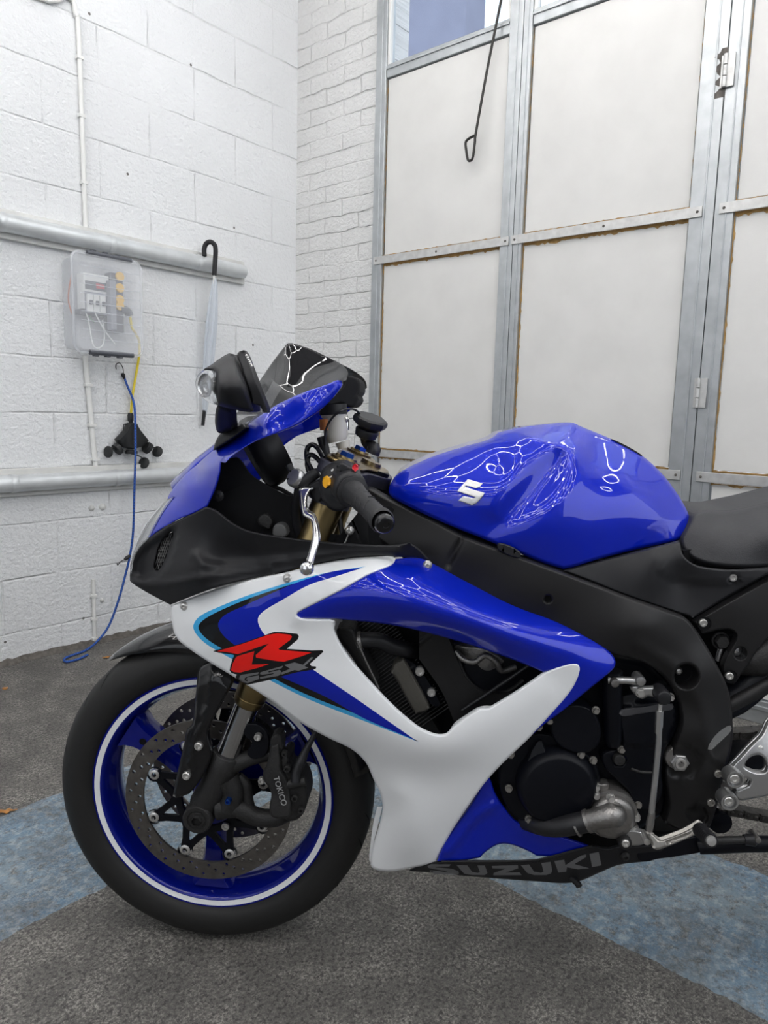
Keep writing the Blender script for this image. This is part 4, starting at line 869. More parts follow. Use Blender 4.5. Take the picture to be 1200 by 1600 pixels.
ws = panel('windscreen', [M['smoke'], M['smoke2']], scr_out, FW, BK, regions=[([(366, 669, 1), (360, 655, 1), (404, 590, 1), (416, 585, 1), (440, 606, 1), (424, 634, 1), (385, 668, 1)], 1)], rnd=(2, .002), grid=6, mirror=True, bridge=lambda p: p[1] < 650 and p[0] < 500 and p[1] < 600 + (420 - p[0]) * 1.0 + 8, thick=.003)
# mirror with indicator
mbase = panel('mirror_base', M['matte'], [(333, 704, 1), (336, 692), (345, 677), (362, 670), (378, 662), (386, 668, 1), (370, 680), (352, 692)], [(333, 704, -.12), (345, 680, -.13), (380, 665, -.155), (360, 690, -.15)], BK, rnd=(3, .005), slab=.04)
panel('mirror_stem', M['matte'], [(341, 632), (352, 634), (363, 641, 1), (364, 656), (365, 668), (356, 674), (342, 677), (337, 668), (336, 652)], [(350, 640, -.235), (350, 674, -.15)], mbase, rnd=(9, .016), slab=.035, grid=5)
mh = panel('mirror_housing', M['matte'], [(317, 579), (330, 570), (345, 559), (358, 552), (364, 553), (369, 562), (377, 585), (388, 612), (396, 636), (396, 642), (390, 644), (370, 641), (352, 637), (338, 633, 1), (336, 610), (336, 582, 1), (326, 578)], [(320, 580, -.25), (360, 560, -.235), (370, 600, -.285), (350, 610, -.29), (340, 600, -.285), (395, 640, -.25), (340, 632, -.26)], BK, rnd=(9, .018), slab=.055, grid=4)
panel('indicator_lens', M['lens'], [(317, 579), (325, 578), (335, 580, 1), (336, 592), (337, 612), (339, 633, 1), (327, 629), (316, 621), (307, 607), (305, 597), (309, 586)], [(320, 582, -.252), (335, 605, -.284), (308, 600, -.245), (325, 625, -.255)], mh, rnd=(9, .018), slab=.05, grid=4)
MB().lathe([(0, .0), (.010, .001), (.015, .006), (.017, .012)], PY(331, 603, -.250), (-.6, -.8, 0), 20).build('bulb_reflector', M['polish'], mh)
MB().lathe([(0, .012), (.004, .010), (.005, 0)], PY(331, 603, -.250), (-.6, -.8, 0), 14).build('bulb', M['lens'], mh)
sl = panel('mirror_rim', M['matte'], [(370, 556), (374, 549), (381, 547), (385, 552), (394, 575), (408, 612), (419, 640), (418, 645), (412, 645), (406, 634), (396, 631), (392, 618), (382, 590), (376, 570)], [(375, 560, -.235), (385, 590, -.255), (415, 640, -.24), (400, 600, -.255)], mh, rnd=(3, .006), slab=.02, grid=4)
for k in range(6): MB().lathe([(0, .002), (.0018, .001), (.0022, 0)], PY(385.5 + k * 1.6, 556 + k * 3.2, -.250), (.5, -.85, 0), 10).build('reflective_dot', M['steel'], sl)
# ---------------- tank
M['cast2'] = mat('light_cast_aluminium', (.36, .345, .32), .42, .8)
FT = Field(Ln((608,768,-.10),(630,787,-.13),(667,805,-.152),(720,828,-.166),(773,849,-.172),(816,866,-.172),(880,889,-.168),(933,874,-.158),(987,860,-.138),(1040,848,-.112),(1064,841,-.10),(1077,822,-.085), k=22)
    + Ln((612,752,-.088),(622,740,-.082),(667,717,-.070),(720,699,-.060),(778,676,-.045),(811,668,-.036),(859,662,-.029),(896,661,-.03),(957,687,-.04),(1003,712,-.046),(1035,741,-.055),(1056,768,-.062),(1078,812,-.078), k=22)
    + Ln((625,760,-.118),(670,764,-.146),(720,766,-.160),(765,774,-.170),(785,792,-.174),(772,818,-.173), k=18)
    + Ln((667,724,-.084),(720,708,-.085),(778,692,-.085),(822,682,-.085),(855,691,-.104),(880,701,-.118), k=18)
    + Ln((850,706,-.120),(822,728,-.142),(800,752,-.160),(788,775,-.171), k=14)
    + Ln((876,712,-.114),(868,730,-.122),(846,757,-.138),(816,786,-.155),(788,807,-.165),(764,824,-.169), k=14)
    + Ln((892,708,-.122),(889,732,-.138),(868,764,-.157),(836,797,-.170),(804,822,-.175),(778,842,-.174), k=14)
    + Ln((900,685,-.078),(950,720,-.088),(985,750,-.105),(1015,785,-.112),(1040,815,-.108), k=25)
    + Ln((905,730,-.130),(915,770,-.151),(915,810,-.165),(905,850,-.171), k=25) + [(700,790,-.163),(740,800,-.170),(730,730,-.125),(780,725,-.125),(830,700,-.112),(960,780,-.140),(970,820,-.147),(1010,830,-.128),(740,745,-.145)])
tank_out = [(608, 770), (609, 758), (622, 740), (667, 717), (720, 699), (765, 686), (778, 676, 1), (811, 668), (859, 662), (885, 660), (896, 661), (907, 666), (957, 687), (1003, 712), (1035, 741), (1056, 768), (1072, 795), (1078, 812), (1076, 826), (1064, 841), (1040, 848), (987, 860), (933, 874), (895, 886), (880, 889, 1), (850, 880), (816, 866), (773, 849), (741, 836), (720, 828), (667, 805), (630, 787), (613, 777)]
lobe = [(600, 760), (640, 730), (760, 672), (830, 676), (884, 700), (880, 728), (859, 757), (827, 789), (795, 813), (768, 830), (745, 838), (720, 836), (660, 812), (600, 785)]
tk = panel('fuel_tank', M['blue'], tank_out, FT, BK, rnd=(6, .008), grid=4, mirror=True, bridge=True, relief=[(None, -.002, 5, [(884, 701), (852, 690), (822, 681)])])
tk['label'] = 'glossy blue fuel tank'
# tank badge
def sq(pts): return [(700 + x * .21667, 640 + y * .21667, 1) for x, y in pts]
ftk = o_depth['fuel_tank']
for q in ([(143, 502), (248, 532), (225, 560), (195, 566), (130, 545), (125, 553), (265, 600), (255, 620), (235, 645), (195, 642), (190, 630), (68, 588), (105, 548)], [(112, 622), (215, 652), (175, 690), (75, 655)]):
    pass
q1 = [(143, 502), (250, 532), (228, 558), (200, 566), (165, 556), (130, 546), (123, 556), (195, 582), (262, 600), (258, 615), (230, 650), (205, 675), (172, 690), (75, 655), (110, 624), (190, 640), (196, 632), (68, 588), (100, 548)]
panel('tank_badge', M['brushed'], sq(q1), lambda P: ftk(P) - .0022, tk, rnd=(1, .0008), grid=4, thick=.0015, step=3)
MB().lathe([(0, .012), (.040, .012), (.044, .008), (.044, 0)], PY(835, 668, 0) + np.array([0, 0, -.020]), (.08, 0, 1), 40).build('fuel_cap', M['pblack'], tk)
panel('tank_pad', M['blk'], [(957, 686, 1), (980, 697), (1003, 711), (1003, 714, 1), (980, 701)], [(957, 687, -.04), (1003, 712, -.045)], tk, rnd=(0, 0), mirror=True, bridge=True)
plate('tank_rubber', M['blk'], [(780, 849), (812, 862), (811, 872), (778, 858)], [], -.187, -.178, tk)
# ---------------- frame spar
FF = Field([(560, 770, -.10), (613, 779, -.12), (680, 813, -.150), (720, 835, -.168), (789, 859, -.182), (880, 893, -.186), (987, 933, -.186), (1072, 963, -.182), (1098, 999, -.180), (1141, 1088, -.178), (1145, 1160, -.175), (1105, 1299, -.165), (1039, 1284, -.165), (1050, 1200, -.178), (1060, 1100, -.185), (998, 1031, -.192), (900, 980, -.190), (800, 930, -.184), (700, 880, -.166), (740, 905, -.170), (650, 860, -.150), (600, 850, -.13), (850, 935, -.190), (860, 965, -.182), (1000, 980, -.206), (1090, 1060, -.200), (1095, 1150, -.198), (720, 860, -.172)])
frame_out = [(556, 768, 1), (575, 762), (600, 775), (640, 795), (680, 814), (720, 836), (789, 862), (880, 895), (987, 935), (1050, 957), (1072, 966), (1083, 978), (1098, 1000), (1111, 1022), (1124, 1046), (1135, 1069), (1141, 1090), (1144, 1115), (1145, 1150), (1141, 1178), (1130, 1215), (1122, 1252), (1114, 1280), (1105, 1302, 1), (1070, 1300), (1038, 1286, 1), (1045, 1262), (1043, 1235), (1040, 1215), (1043, 1188), (1055, 1160), (1064, 1135), (1063, 1108), (1053, 1080), (1034, 1055), (1004, 1034), (965, 1024), (920, 1012), (860, 990), (760, 950), (680, 915), (640, 880), (600, 850), (560, 820, 1)]
circ = lambda u, v, r, n=14: [(u + r * math.cos(2 * PI * i / n), v + r * math.sin(2 * PI * i / n)) for i in range(n)]
fr = panel('frame', M['frame'], frame_out, FF, BK, holes=[circ(1072.5, 1057, 19), circ(856, 936, 5, 10)], rnd=(5, .008), grid=8, thick=.03, mirror=True, relief=[(None, .005, 3, [(727, 836), (716, 850), (702, 884)]), (circ(1066, 1191, 27), .006, 8), (circ(1090, 1275, 16), .012, 8), (None, -.004, 12, [(1000, 1010), (1060, 1050), (1098, 1110), (1110, 1180)])])
fr['label'] = 'matte black aluminium frame spar'
MB().lathe([(0, 0), (.020, 0)], PY(1072.5, 1057, -.165), (0, -1, 0), 20).build('hole_back', M['dark'], fr); bolt(1060, 1048, -.172, .006, fr, kind='dome')
MB().lathe([(0, 0), (.008, 0)], PY(856, 936, -.180), (0, -1, 0), 16).build('plug', M['dark'], fr)  # dark disc, shade of the small round hole put into its colour
c = PY(1061, 1190, -.177)
Q = MB(); Q.lathe([(.0185, -.012), (.0185, -.002), (.017, .0), (.0, .0)], c + np.array([-.003, 0, .005]), (0, -1, 0), 28); Q.build('washer', M['cast'], fr)
Q = MB(); Q.lathe([(.0085, .007), (.0128, .007), (.0145, .0055), (.0145, 0)], c, (0, -1, 0), 6); Q.build('pivot_nut', M['brushed'], fr, smooth=False)
Q = MB(); Q.lathe([(.0050, -.004), (.0050, .010), (.0080, .010), (.0088, .009), (.0088, .006)], c, (0, -1, 0), 24); Q.build('pivot_shaft', M['steel'], fr)
for u, v in ((1121, 1208), (1110, 1253)): bolt(u, v, float(o_depth['frame'](np.array([[u, v]], float))[0]), .0062, fr, M['cast2'], h=.005)
# bright scuffed patch where the boot rubs the frame
ffr = o_depth['frame']
panel('boot_rub_mark', mat('rubbed_metal', (.34, .34, .33), .4, .8, bump=.5, bscale=500), [(1106, 1171), (1110, 1160), (1120, 1147), (1133, 1137), (1142, 1134), (1142, 1142), (1134, 1151), (1121, 1163), (1111, 1172)], lambda P: ffr(P) - .0007, fr, rnd=(0, 0), grid=4, thick=.0005)
# ---------------- side cover, seat, subframe
FC = Field([(880, 892, -.172), (933, 877, -.158), (1000, 860, -.150), (1058, 846, -.145), (1075, 872, -.165), (1101, 883, -.165), (1200, 892, -.162), (1300, 880, -.16), (1083, 964, -.168), (973, 929, -.172), (1030, 905, -.172), (1060, 900, -.155), (1020, 870, -.168), (1140, 925, -.165)])
sc_out = [(880, 892, 1), (933, 878), (987, 864), (1040, 851), (1062, 845, 1), (1068, 868), (1085, 882), (1110, 889), (1160, 893), (1220, 893), (1320, 880, 1), (1320, 850, 1), (1290, 858, 1), (1230, 884, 1), (1200, 898), (1140, 930), (1100, 955), (1083, 965, 1), (1058, 957), (973, 928), (920, 907)]
sc_out = [(880, 892, 1), (933, 878), (987, 864), (1040, 851), (1062, 845, 1), (1068, 868), (1085, 882), (1110, 889), (1160, 893), (1220, 893), (1330, 885, 1), (1270, 868, 1), (1200, 897), (1140, 930), (1100, 955), (1083, 965, 1), (1058, 957), (973, 928), (920, 907)]
sc_ = panel('side_cover', M['matte'], [(880, 892, 1), (933, 878), (987, 864), (1040, 851), (1062, 845, 1), (1068, 868), (1085, 882), (1110, 888), (1160, 890), (1240, 880), (1330, 850, 1), (1330, 858, 1), (1260, 872), (1200, 897), (1140, 930), (1100, 955), (1083, 965, 1), (1058, 957), (973, 928), (920, 907)], FC, BK, rnd=(3, .005), grid=8, mirror=True, thick=.004, relief=[([(1060, 846), (1080, 872), (1240, 892), (1240, 905), (1100, 912), (1040, 900), (1030, 890)], -.004, 16), (circ(1147, 904, 9), .010, 4)])
bolt(1144, 902, -.158, .0062, sc_, M['steel'], h=.005)
FE = Field([(1062, 848, -.115), (1064, 825, -.10), (1082, 800, -.085), (1130, 800, -.07), (1200, 788, -.07), (1320, 760, -.07), (1120, 830, -.125), (1200, 830, -.14), (1110, 870, -.145), (1200, 880, -.150), (1320, 850, -.15), (1320, 800, -.13)])
st = panel('seat', M['seatm'], [(1063, 851), (1063, 838), (1070, 826), (1078, 812), (1084, 802), (1100, 797), (1140, 797), (1170, 792), (1200, 785), (1260, 772), (1330, 750, 1), (1330, 850, 1), (1240, 880), (1200, 887), (1150, 888), (1110, 884), (1085, 876), (1070, 864)], FE, BK, rnd=(8, .016), grid=8, mirror=True, bridge=True)
st['label'] = 'black vinyl rider seat'
sub = panel('subframe_plate', M['frame'], [(1085, 972, 1), (1140, 940), (1200, 907), (1280, 870, 1), (1290, 935, 1), (1240, 960), (1200, 997), (1182, 1018), (1168, 1040), (1156, 1056), (1150, 1066), (1143, 1069), (1136, 1064), (1131, 1053), (1129, 1042), (1136, 1024), (1150, 999), (1150, 990), (1142, 984), (1124, 984), (1101, 990), (1097, 990, 1)], [(1085, 972, -.165), (1200, 907, -.16), (1280, 880, -.16), (1140, 1060, -.165), (1180, 1000, -.168), (1150, 950, -.17)], BK, holes=[circ(1157, 1021, 9.5)], rnd=(3, .005), grid=8, thick=.012, mirror=True)
for u, v in ((1098, 973), (1139, 1056)): 
    MB().lathe([(0, 0), (.0105, 0), (.0105, .0015)], PY(u + 2, v + 1, -.1715), (0, -1, 0), 20).build('bolt_recess', M['dark'], sub); bolt(u, v, -.173, .006, sub, h=.004)
bolt(1126, 1001, -.150, .011, BK, M['castblk'], 'hex', h=.01)
tubepx('brake_pipe', [(1121, 1032, -.145), (1127, 1012, -.145)], .005, M['polish'], BK, 0); MB().lathe([(0, .001), (.008, .0)], PY(1154, 1018, -.150), (0, -1, 0), 14).build('clip', M['polish'], BK)
# dark mass behind the frame: airbox, shock, swingarm
Q = MB(); 
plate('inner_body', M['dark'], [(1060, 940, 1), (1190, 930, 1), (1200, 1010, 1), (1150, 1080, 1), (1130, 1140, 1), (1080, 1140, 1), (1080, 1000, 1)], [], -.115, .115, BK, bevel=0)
# swingarm
def yb(u, v, Y=-.13): return PY(u, v, Y)
Q = MB(); Q.tube([yb(1090, 1110), yb(1145, 1090), yb(1200, 1050), yb(1290, 1010)], [.03, .028, .025, .022], 14, smooth=3); Q.tube([yb(1062, 1190, -.06), yb(1145, 1175, -.06), yb(1250, 1185, -.06), (1.4, -.13, .31)], [.045, .042, .035, .03], 14, smooth=4)
Q.build('swingarm', M['casing'], BK)
tubepx('torque_tube', [(1130, 1108, -.155), (1160, 1092, -.155), (1200, 1070, -.155), (1260, 1040, -.155)], .012, M['frame'], BK, 0)
tubepx('heel_guard_tube', [(1150, 1045, -.14), (1175, 1030, -.14), (1215, 1010, -.14)], [.012, .03, .03], M['castblk'], BK, 3)
plate('rear_black_backing', M['dark'], [(1068, 860, 1), (1300, 830, 1), (1300, 880, 1), (1200, 950, 1), (1110, 1000, 1), (1078, 985, 1)], [], -.130, -.122, BK, bevel=0)  # black backing sheet added so the gap below the seat reads dark
# rear wheel, out of frame
rt = tyre('rear_tyre', 1.41, .095, .315, .225)
for v in rt.data.vertices: v.co.z += .015
Q = MB().lathe([(.226, -.07), (.215, -.072), (.2, -.05), (.195, 0), (.2, .05), (.215, .072), (.226, .07)], (1.41, 0, ZA + .015), (0, 1, 0), 72); rrim = part('rear_rim', Q, 'blue')
for k in range(3):
    a = k * 2 * PI / 3; MB().tube([(1.41, 0, .315), (1.41 + .2 * math.cos(a), 0, .315 + .2 * math.sin(a))], [.035, .025], 10).build('spoke', M['blue'], rrim)
MB().tube([(1.41, -.14, .315), (1.41, .14, .315)], .025, 16).build('rear_axle', M['cast'], rrim)
# tail beyond the frame
panel('tail_cowl', M['white'], [(1325, 760, 1), (1420, 700), (1560, 640), (1590, 650), (1560, 700), (1450, 790), (1325, 865, 1)], [(1330, 800, -.15), (1580, 650, -.06), (1450, 740, -.13), (1330, 760, -.1)], BK, grid=14, mirror=True, bridge=True)
# ---------------- chain, rearset
def chain(p0, p1, n):
    for k in range(n):
        f0 = k / n; f1 = (k + 1) / n; a = PY(*p0) * (1 - f0) + PY(*p1) * f0; c = PY(*p0) * (1 - f1) + PY(*p1) * f1; d = (c - a); L_ = np.linalg.norm(d); d /= L_
        ang = math.atan2(d[2], d[0]); Y = a[1]; off = -.0035 if k % 2 else 0
        P = []
        for i in range(20):
            t = 2 * PI * i / 20; x = (L_ * .5) * (1 if math.cos(t) > 0 else -1) + .0075 * math.cos(t); z = .0075 * math.sin(t) * (1 if abs(math.cos(t)) > .35 else .82); P.append(((a + c)[0] / 2 + x * math.cos(ang) - z * math.sin(ang), (a + c)[2] / 2 + x * math.sin(ang) + z * math.cos(ang)))
        o = plate('chain_link', M['chain'], P, [], Y - .008 + off, Y + .008 - off, BK, bevel=0, px=False, smo=False)
        for q in (a, c): MB().lathe([(0, .0015), (.0028, .001), (.0032, 0)], (q[0], Y - .008 + off, q[2]), (0, -1, 0), 10).build('rivet', M['chain'], o)
chain((1146, 1147, -.125), (1260, 1138, -.125), 9); chain((1128, 1262, -.125), (1260, 1288, -.125), 11)
rs = panel('rearset_bracket', M['brushed'], [(1139, 1201, 1), (1150, 1190), (1176, 1162), (1190, 1148), (1200, 1128), (1230, 1090, 1), (1260, 1100, 1), (1245, 1180), (1235, 1215), (1225, 1232), (1200, 1243), (1175, 1248), (1154, 1250), (1148, 1238), (1158, 1232), (1170, 1226), (1173, 1220), (1165, 1216), (1152, 1214, 1), (1144, 1212)], [(1139, 1201, -.195), (1200, 1130, -.175), (1200, 1200, -.2), (1150, 1245, -.2), (1240, 1150, -.18)], BK, holes=[[(1164, 1197), (1168, 1187), (1177, 1181), (1188, 1180), (1196, 1188), (1197, 1204), (1186, 1207), (1174, 1204)]], rnd=(4, .006), grid=6, thick=.010)
for u, v, Y in ((1147, 1216, -.205), (1138, 1251, -.205)):
    c = PY(u, v, Y); MB().lathe([(.0075, .001), (.0095, .001), (.0105, .006), (.0130, .006), (.0138, .003), (.0138, -.016)], c, (0, -1, 0), 28).build('bolt_boss', M['brushed'], rs); bolt(u - .5, v, Y - .001, .0075, rs, h=.004)
bolt(1187, 1169, -.186, .0065, rs, kind='dome')
tubepx('foot_peg_arm', [(1148, 1232, -.19), (1180, 1228, -.19), (1230, 1215, -.19)], .008, M['brushed'], BK, 0)
panel('gearbox_lug', M['cast'], [(1128, 1220), (1140, 1224), (1150, 1232), (1138, 1236), (1126, 1232)], [(1135, 1228, -.17)], BK, slab=.02)
panel('gearbox_lug', M['cast'], [(1118, 1255), (1130, 1254), (1136, 1262), (1130, 1266), (1120, 1262)], [(1125, 1258, -.165)], BK, slab=.02)
MB().lathe([(0, .02), (.018, .018), (.022, 0)], PY(1120, 1277, -.12), (0, -1, 0), 20).build('exhaust_hanger', M['casing'], BK)
# ---------------- engine
eng = plate('engine_block', M['casing'], [(715, 1040, 1), (760, 1010, 1), (880, 1040, 1), (960, 1025, 1), (1010, 1035, 1), (1056, 1080, 1), (1066, 1120, 1), (1050, 1170, 1), (1042, 1210, 1), (1046, 1240, 1), (1040, 1275, 1), (1000, 1300, 1), (940, 1312, 1), (900, 1300, 1), (850, 1280, 1), (800, 1262, 1), (780, 1220, 1), (785, 1160, 1), (740, 1130, 1)], [], -.145, .16, BK, bevel=.01, smo=False)
def bump_disc(name, u, v, r, Y, h, m, parent, prof=None, n=64):
    c = PY(u, v, Y); return MB().lathe(prof or [(0, h), (r * .80, h), (r * .86, h * .97), (r * .93, h * .80), (r, h * .35), (r, -.02)], c, (0, -1, 0), n).build(name, m, parent)
alt = bump_disc('alternator_cover', 868, 1222, .062, -.165, .030, M['casing'], BK, [(0, .030), (.052, .030), (.0555, .0285), (.060, .022), (.064, .014), (.0655, 0), (.0655, -.02)])
panel('cover_rib', M['casing'], [(838, 1158), (846, 1156), (852, 1170), (862, 1196), (869, 1214), (866, 1214), (856, 1192), (838, 1200), (824, 1204), (822, 1190)], [(840, 1160, -.175), (866, 1212, -.197), (830, 1200, -.185)], alt, rnd=(3, .008), slab=.02, grid=4)
panel('casing_flange', M['casing'], [(788, 1178), (806, 1160), (836, 1146), (870, 1150), (905, 1168), (932, 1196), (938, 1232), (928, 1262), (905, 1284), (870, 1296), (835, 1290), (800, 1270), (782, 1238), (780, 1205)], [(860, 1220, -.168)], BK, rnd=(4, .006), slab=.03, grid=9)
panel('starter_gear_cover', M['casing'], [(860, 1130), (866, 1112), (884, 1102), (905, 1101), (924, 1108), (934, 1122), (939, 1140), (936, 1160), (926, 1172), (908, 1178), (888, 1174), (870, 1162), (862, 1148)], [(900, 1140, -.188), (860, 1130, -.184), (935, 1150, -.184)], BK, rnd=(4, .008), slab=.04, grid=7)
for u, v, Y in ((931, 1110, -.188), (908, 1179, -.182), (927, 1188, -.178), (859, 1126, -.180), (842, 1136, -.17), (798, 1179, -.176), (795, 1232, -.176), (826, 1280, -.172), (971, 1171, -.172), (997, 1257, -.170), (892, 1283, -.172)): bolt(u, v, Y, .0048, BK, M['cast2'], kind='hex', h=.006)
bolt(899.5, 1151.5, -.19, .0001, alt, h=.0001) if False else None
# scraped paint along the cover's lower edge
sc2 = mat('scraped_metal', (.45, .45, .44), .4, .6)
for i, (u, w_) in enumerate(((840, 9), (852, 7), (863, 4), (871, 6), (884, 3), (893, 4), (900, 5))): panel('scrape', sc2, [(u, 1273.5 + (i % 2)), (u + w_ * .5, 1272 - (i % 3)), (u + w_, 1273 + (i % 2)), (u + w_ * .6, 1275)], [(u, 1273, -.1935)], alt, rnd=(0, 0), grid=3, thick=.003, step=2)
# water pump
wp = bump_disc('water_pump', 953, 1268, .040, -.172, .030, M['cast'], BK, [(0, .026), (.026, .026), (.031, .024), (.0355, .018), (.036, .010), (.0405, .009), (.0415, .006), (.0415, -.03)])
MB().tube([PY(960, 1272, -.182), PY(958, 1273, -.214), PY(945, 1276, -.216), PY(928, 1280, -.212), PY(918, 1283, -.208)], [.019, .0185, .0165, .0155, .0165], 24, smooth=4).build('elbow', M['cast'], wp)
MB().lathe([(0, .010), (.008, .009), (.014, .005), (.0175, -.004)], PY(959, 1271, -.214), (0, -1, 0), 24).build('elbow_dome', M['cast'], wp)
MB().tube([PY(921, 1282, -.209), PY(916, 1283.5, -.208)], .0178, 24).build('hose_clamp', M['cast'], wp)
tubepx('coolant_hose', [(918, 1283, -.208), (895, 1288, -.204), (870, 1292, -.195), (845, 1290, -.18), (820, 1282, -.15)], [.0165, .016, .0155, .015, .015], M['blk'], BK)
MB().tube([PY(902, 1289, -.205), PY(899, 1290, -.2045)], .0172, 24).build('hose_clamp', M['cast'], BK)
for u, v, Y in ((954, 1246, -.204), (931, 1242, -.186), (994, 1276, -.176), (931, 1229, -.18)): bolt(u, v, Y, .0052, wp, kind='hex', h=.008)
panel('pump_lug', M['cast'], [(990, 1262), (997, 1268), (999, 1278), (992, 1283), (984, 1278), (984, 1266)], [(990, 1270, -.176)], wp, slab=.02, rnd=(2, .003))
panel('pump_lug', M['cast'], [(930, 1224), (940, 1226), (952, 1226), (945, 1236), (932, 1234)], [(940, 1230, -.176)], wp, slab=.02, rnd=(2, .003))
# clutch cable cylinder and sprocket cover
MB().tube([PY(957, 1048, -.17), PY(957, 1070, -.17), PY(957, 1080, -.17), PY(958, 1150, -.168), PY(958, 1162, -.165)], [.0155, .0165, .0155, .0150, .012], 22).build('breather_tube', M['casing'], BK)
sk = panel('sprocket_cover', M['casing'], [(966, 1092), (990, 1082), (1020, 1074), (1052, 1070), (1060, 1090), (1062, 1115), (1056, 1145), (1040, 1170), (1034, 1200), (1034, 1240), (1018, 1262), (990, 1262), (984, 1240), (965, 1220), (945, 1200), (940, 1180), (952, 1172), (972, 1168)], [(966, 1092, -.165), (1055, 1080, -.168), (1010, 1160, -.178), (960, 1190, -.172), (1030, 1240, -.172), (1000, 1110, -.175)], BK, rnd=(4, .006), grid=8, thick=.02, relief=[([(968, 1111), (1052, 1099), (1052, 1135), (1030, 1165), (975, 1160)], -.006, 6), (circ(967, 1184, 10), .008, 5)])
panel('ridge', mat('dark_grey_cast', (.05, .05, .055), .5), [(968, 1111), (1000, 1106), (1051, 1100), (1050, 1109), (1000, 1115), (972, 1119)], [(968, 1113, -.184), (1050, 1104, -.180)], sk, rnd=(1, .001), thick=.003)
tubepx('neutral_wire', [(986, 1201, -.186), (1000, 1206, -.188), (1018, 1207, -.188)], .0022, M['castblk'], sk, 3)
bump_disc('round_plug', 967, 1186, .0095, -.172, .006, M['castblk'], sk)
# clutch/gear arms
ga = panel('gear_shift_arm', M['brushed'], [(985, 1075), (991, 1072), (1008, 1074), (1026, 1074), (1036, 1078), (1036, 1088), (1022, 1089), (1012, 1088), (1004, 1092), (995, 1088)], [(1000, 1080, -.190), (1035, 1082, -.200)], BK, rnd=(3, .004), slab=.010, grid=4)
bolt(1001, 1082.5, -.193, .0062, ga, kind='hex', h=.004)
tubepx('clutch_release_rod', [(950, 1062, -.18), (975, 1063, -.185), (1005, 1065, -.19)], [.0062, .0058, .0058], M['brushed'], BK, 0)
bump_disc('rod_end', 1000, 1063, .008, -.192, .006, M['brushed'], BK, n=20); bump_disc('rod_end', 960, 1066, .007, -.188, .006, M['cast'], BK, n=20)
lk = tubepx('gear_linkage_rod', [(1030, 1132, -.212), (1029, 1160, -.212), (1024, 1215, -.214), (1018, 1270, -.216)], .0046, M['brushed'], BK, 0)
tubepx('rod_sleeve', [(1030.5, 1110, -.212), (1029.5, 1134, -.212), (1028, 1146, -.212)], [.0058, .0058, .0046], M['brushed'], lk, 0, 6)
tubepx('rod_sleeve', [(1019, 1268, -.216), (1016, 1285, -.216), (1014, 1298, -.216)], [.0046, .0060, .0052], M['cast'], lk, 0, 6)
tubepx('rod_thread', [(1032, 1100, -.212), (1030.5, 1112, -.212)], .003, M['steel'], lk, 0)
bump_disc('rubber_boot', 1034, 1086, .0115, -.206, .014, M['blk'], ga, n=24); bolt(1047, 1089, -.178, .0052, BK, kind='hex', h=.007)
# gear pedal
pd = panel('gear_pedal', M['cast2'], [(1012, 1304), (1020, 1303), (1026, 1309), (1032, 1313), (1044, 1309), (1070, 1299), (1086, 1290), (1094, 1285), (1100, 1289), (1098, 1300), (1088, 1304), (1060, 1316), (1040, 1324), (1026, 1328), (1020, 1325), (1018, 1316)], [(1012, 1304, -.215), (1030, 1320, -.225), (1095, 1290, -.225)], BK, rnd=(3.5, .005), slab=.012, grid=4, relief=[([(1042, 1315), (1082, 1300), (1084, 1303), (1044, 1319)], .004, 3)])
for k in range(9):
    pass
Q = MB(); a = PY(1093, 1296, -.225); b_ = PY(1111, 1314, -.275); L_ = b_ - a; rr = []; pts = []
for k in range(25): pts.append(a + L_ * k / 24); rr.append(.0098 + (.0012 if k % 3 == 1 else 0))
Q.tube(pts, rr, 20); Q.build('peg_rubber', M['blk'], pd, angle=60)
MB().lathe([(0, .003), (.0065, .0025), (.0078, 0), (.0078, -.006)], b_, L_, 20).build('peg_end', M['steel'], pd)
pv = panel('shift_lever_pivot', M['brushed'], [(974, 1300), (982, 1297), (1004, 1300), (1013, 1304), (1012, 1314), (1002, 1320), (986, 1321), (976, 1316)], [(990, 1308, -.195)], BK, rnd=(2.5, .004), slab=.012, grid=4)
bump_disc('pivot_boss', 976, 1316, .0105, -.200, .006, M['castblk'], pv, n=24); bolt(977, 1317, -.206, .0062, pv, h=.004); bump_disc('ball_joint', 1010, 1313, .006, -.208, .005, M['steel'], pv, n=16)
panel('pivot_bracket', M['cast'], [(984, 1296), (992, 1291), (997, 1290), (998, 1300), (986, 1300)], [(990, 1295, -.185)], BK, slab=.02, rnd=(1, .001))
# side stand folded back
ss_ = tubepx('side_stand', [(1092, 1322, -.165), (1110, 1321, -.17), (1160, 1319, -.17), (1330, 1316, -.17)], [.0125, .013, .0125, .0125], M['casing'], BK, 0)
tubepx('stand_spring', [(1110, 1314, -.19), (1162, 1312, -.19)], .0058, M['castblk'], ss_, 0); tubepx('stand_spring', [(1162, 1312, -.185), (1178, 1312, -.185), (1183, 1311, -.187)], [.008, .010, .006], M['blk'], ss_, 0); bump_disc('spring_pin', 1183, 1311, .005, -.19, .005, M['cast'], ss_, n=16)
plate('stand_bracket', M['casing'], [(1000, 1326), (1040, 1318), (1100, 1306), (1112, 1312), (1112, 1326), (1060, 1338), (1030, 1342), (1000, 1345)], [], -.165, -.14, BK)
plate('oil_pan', M['dark'], [(700, 1330, 1), (820, 1290, 1), (1000, 1300, 1), (1100, 1300, 1), (1106, 1325, 1), (1000, 1340, 1), (930, 1345, 1), (840, 1318, 1), (760, 1310, 1)], [], -.10, .10, BK, bevel=.004, smo=False)
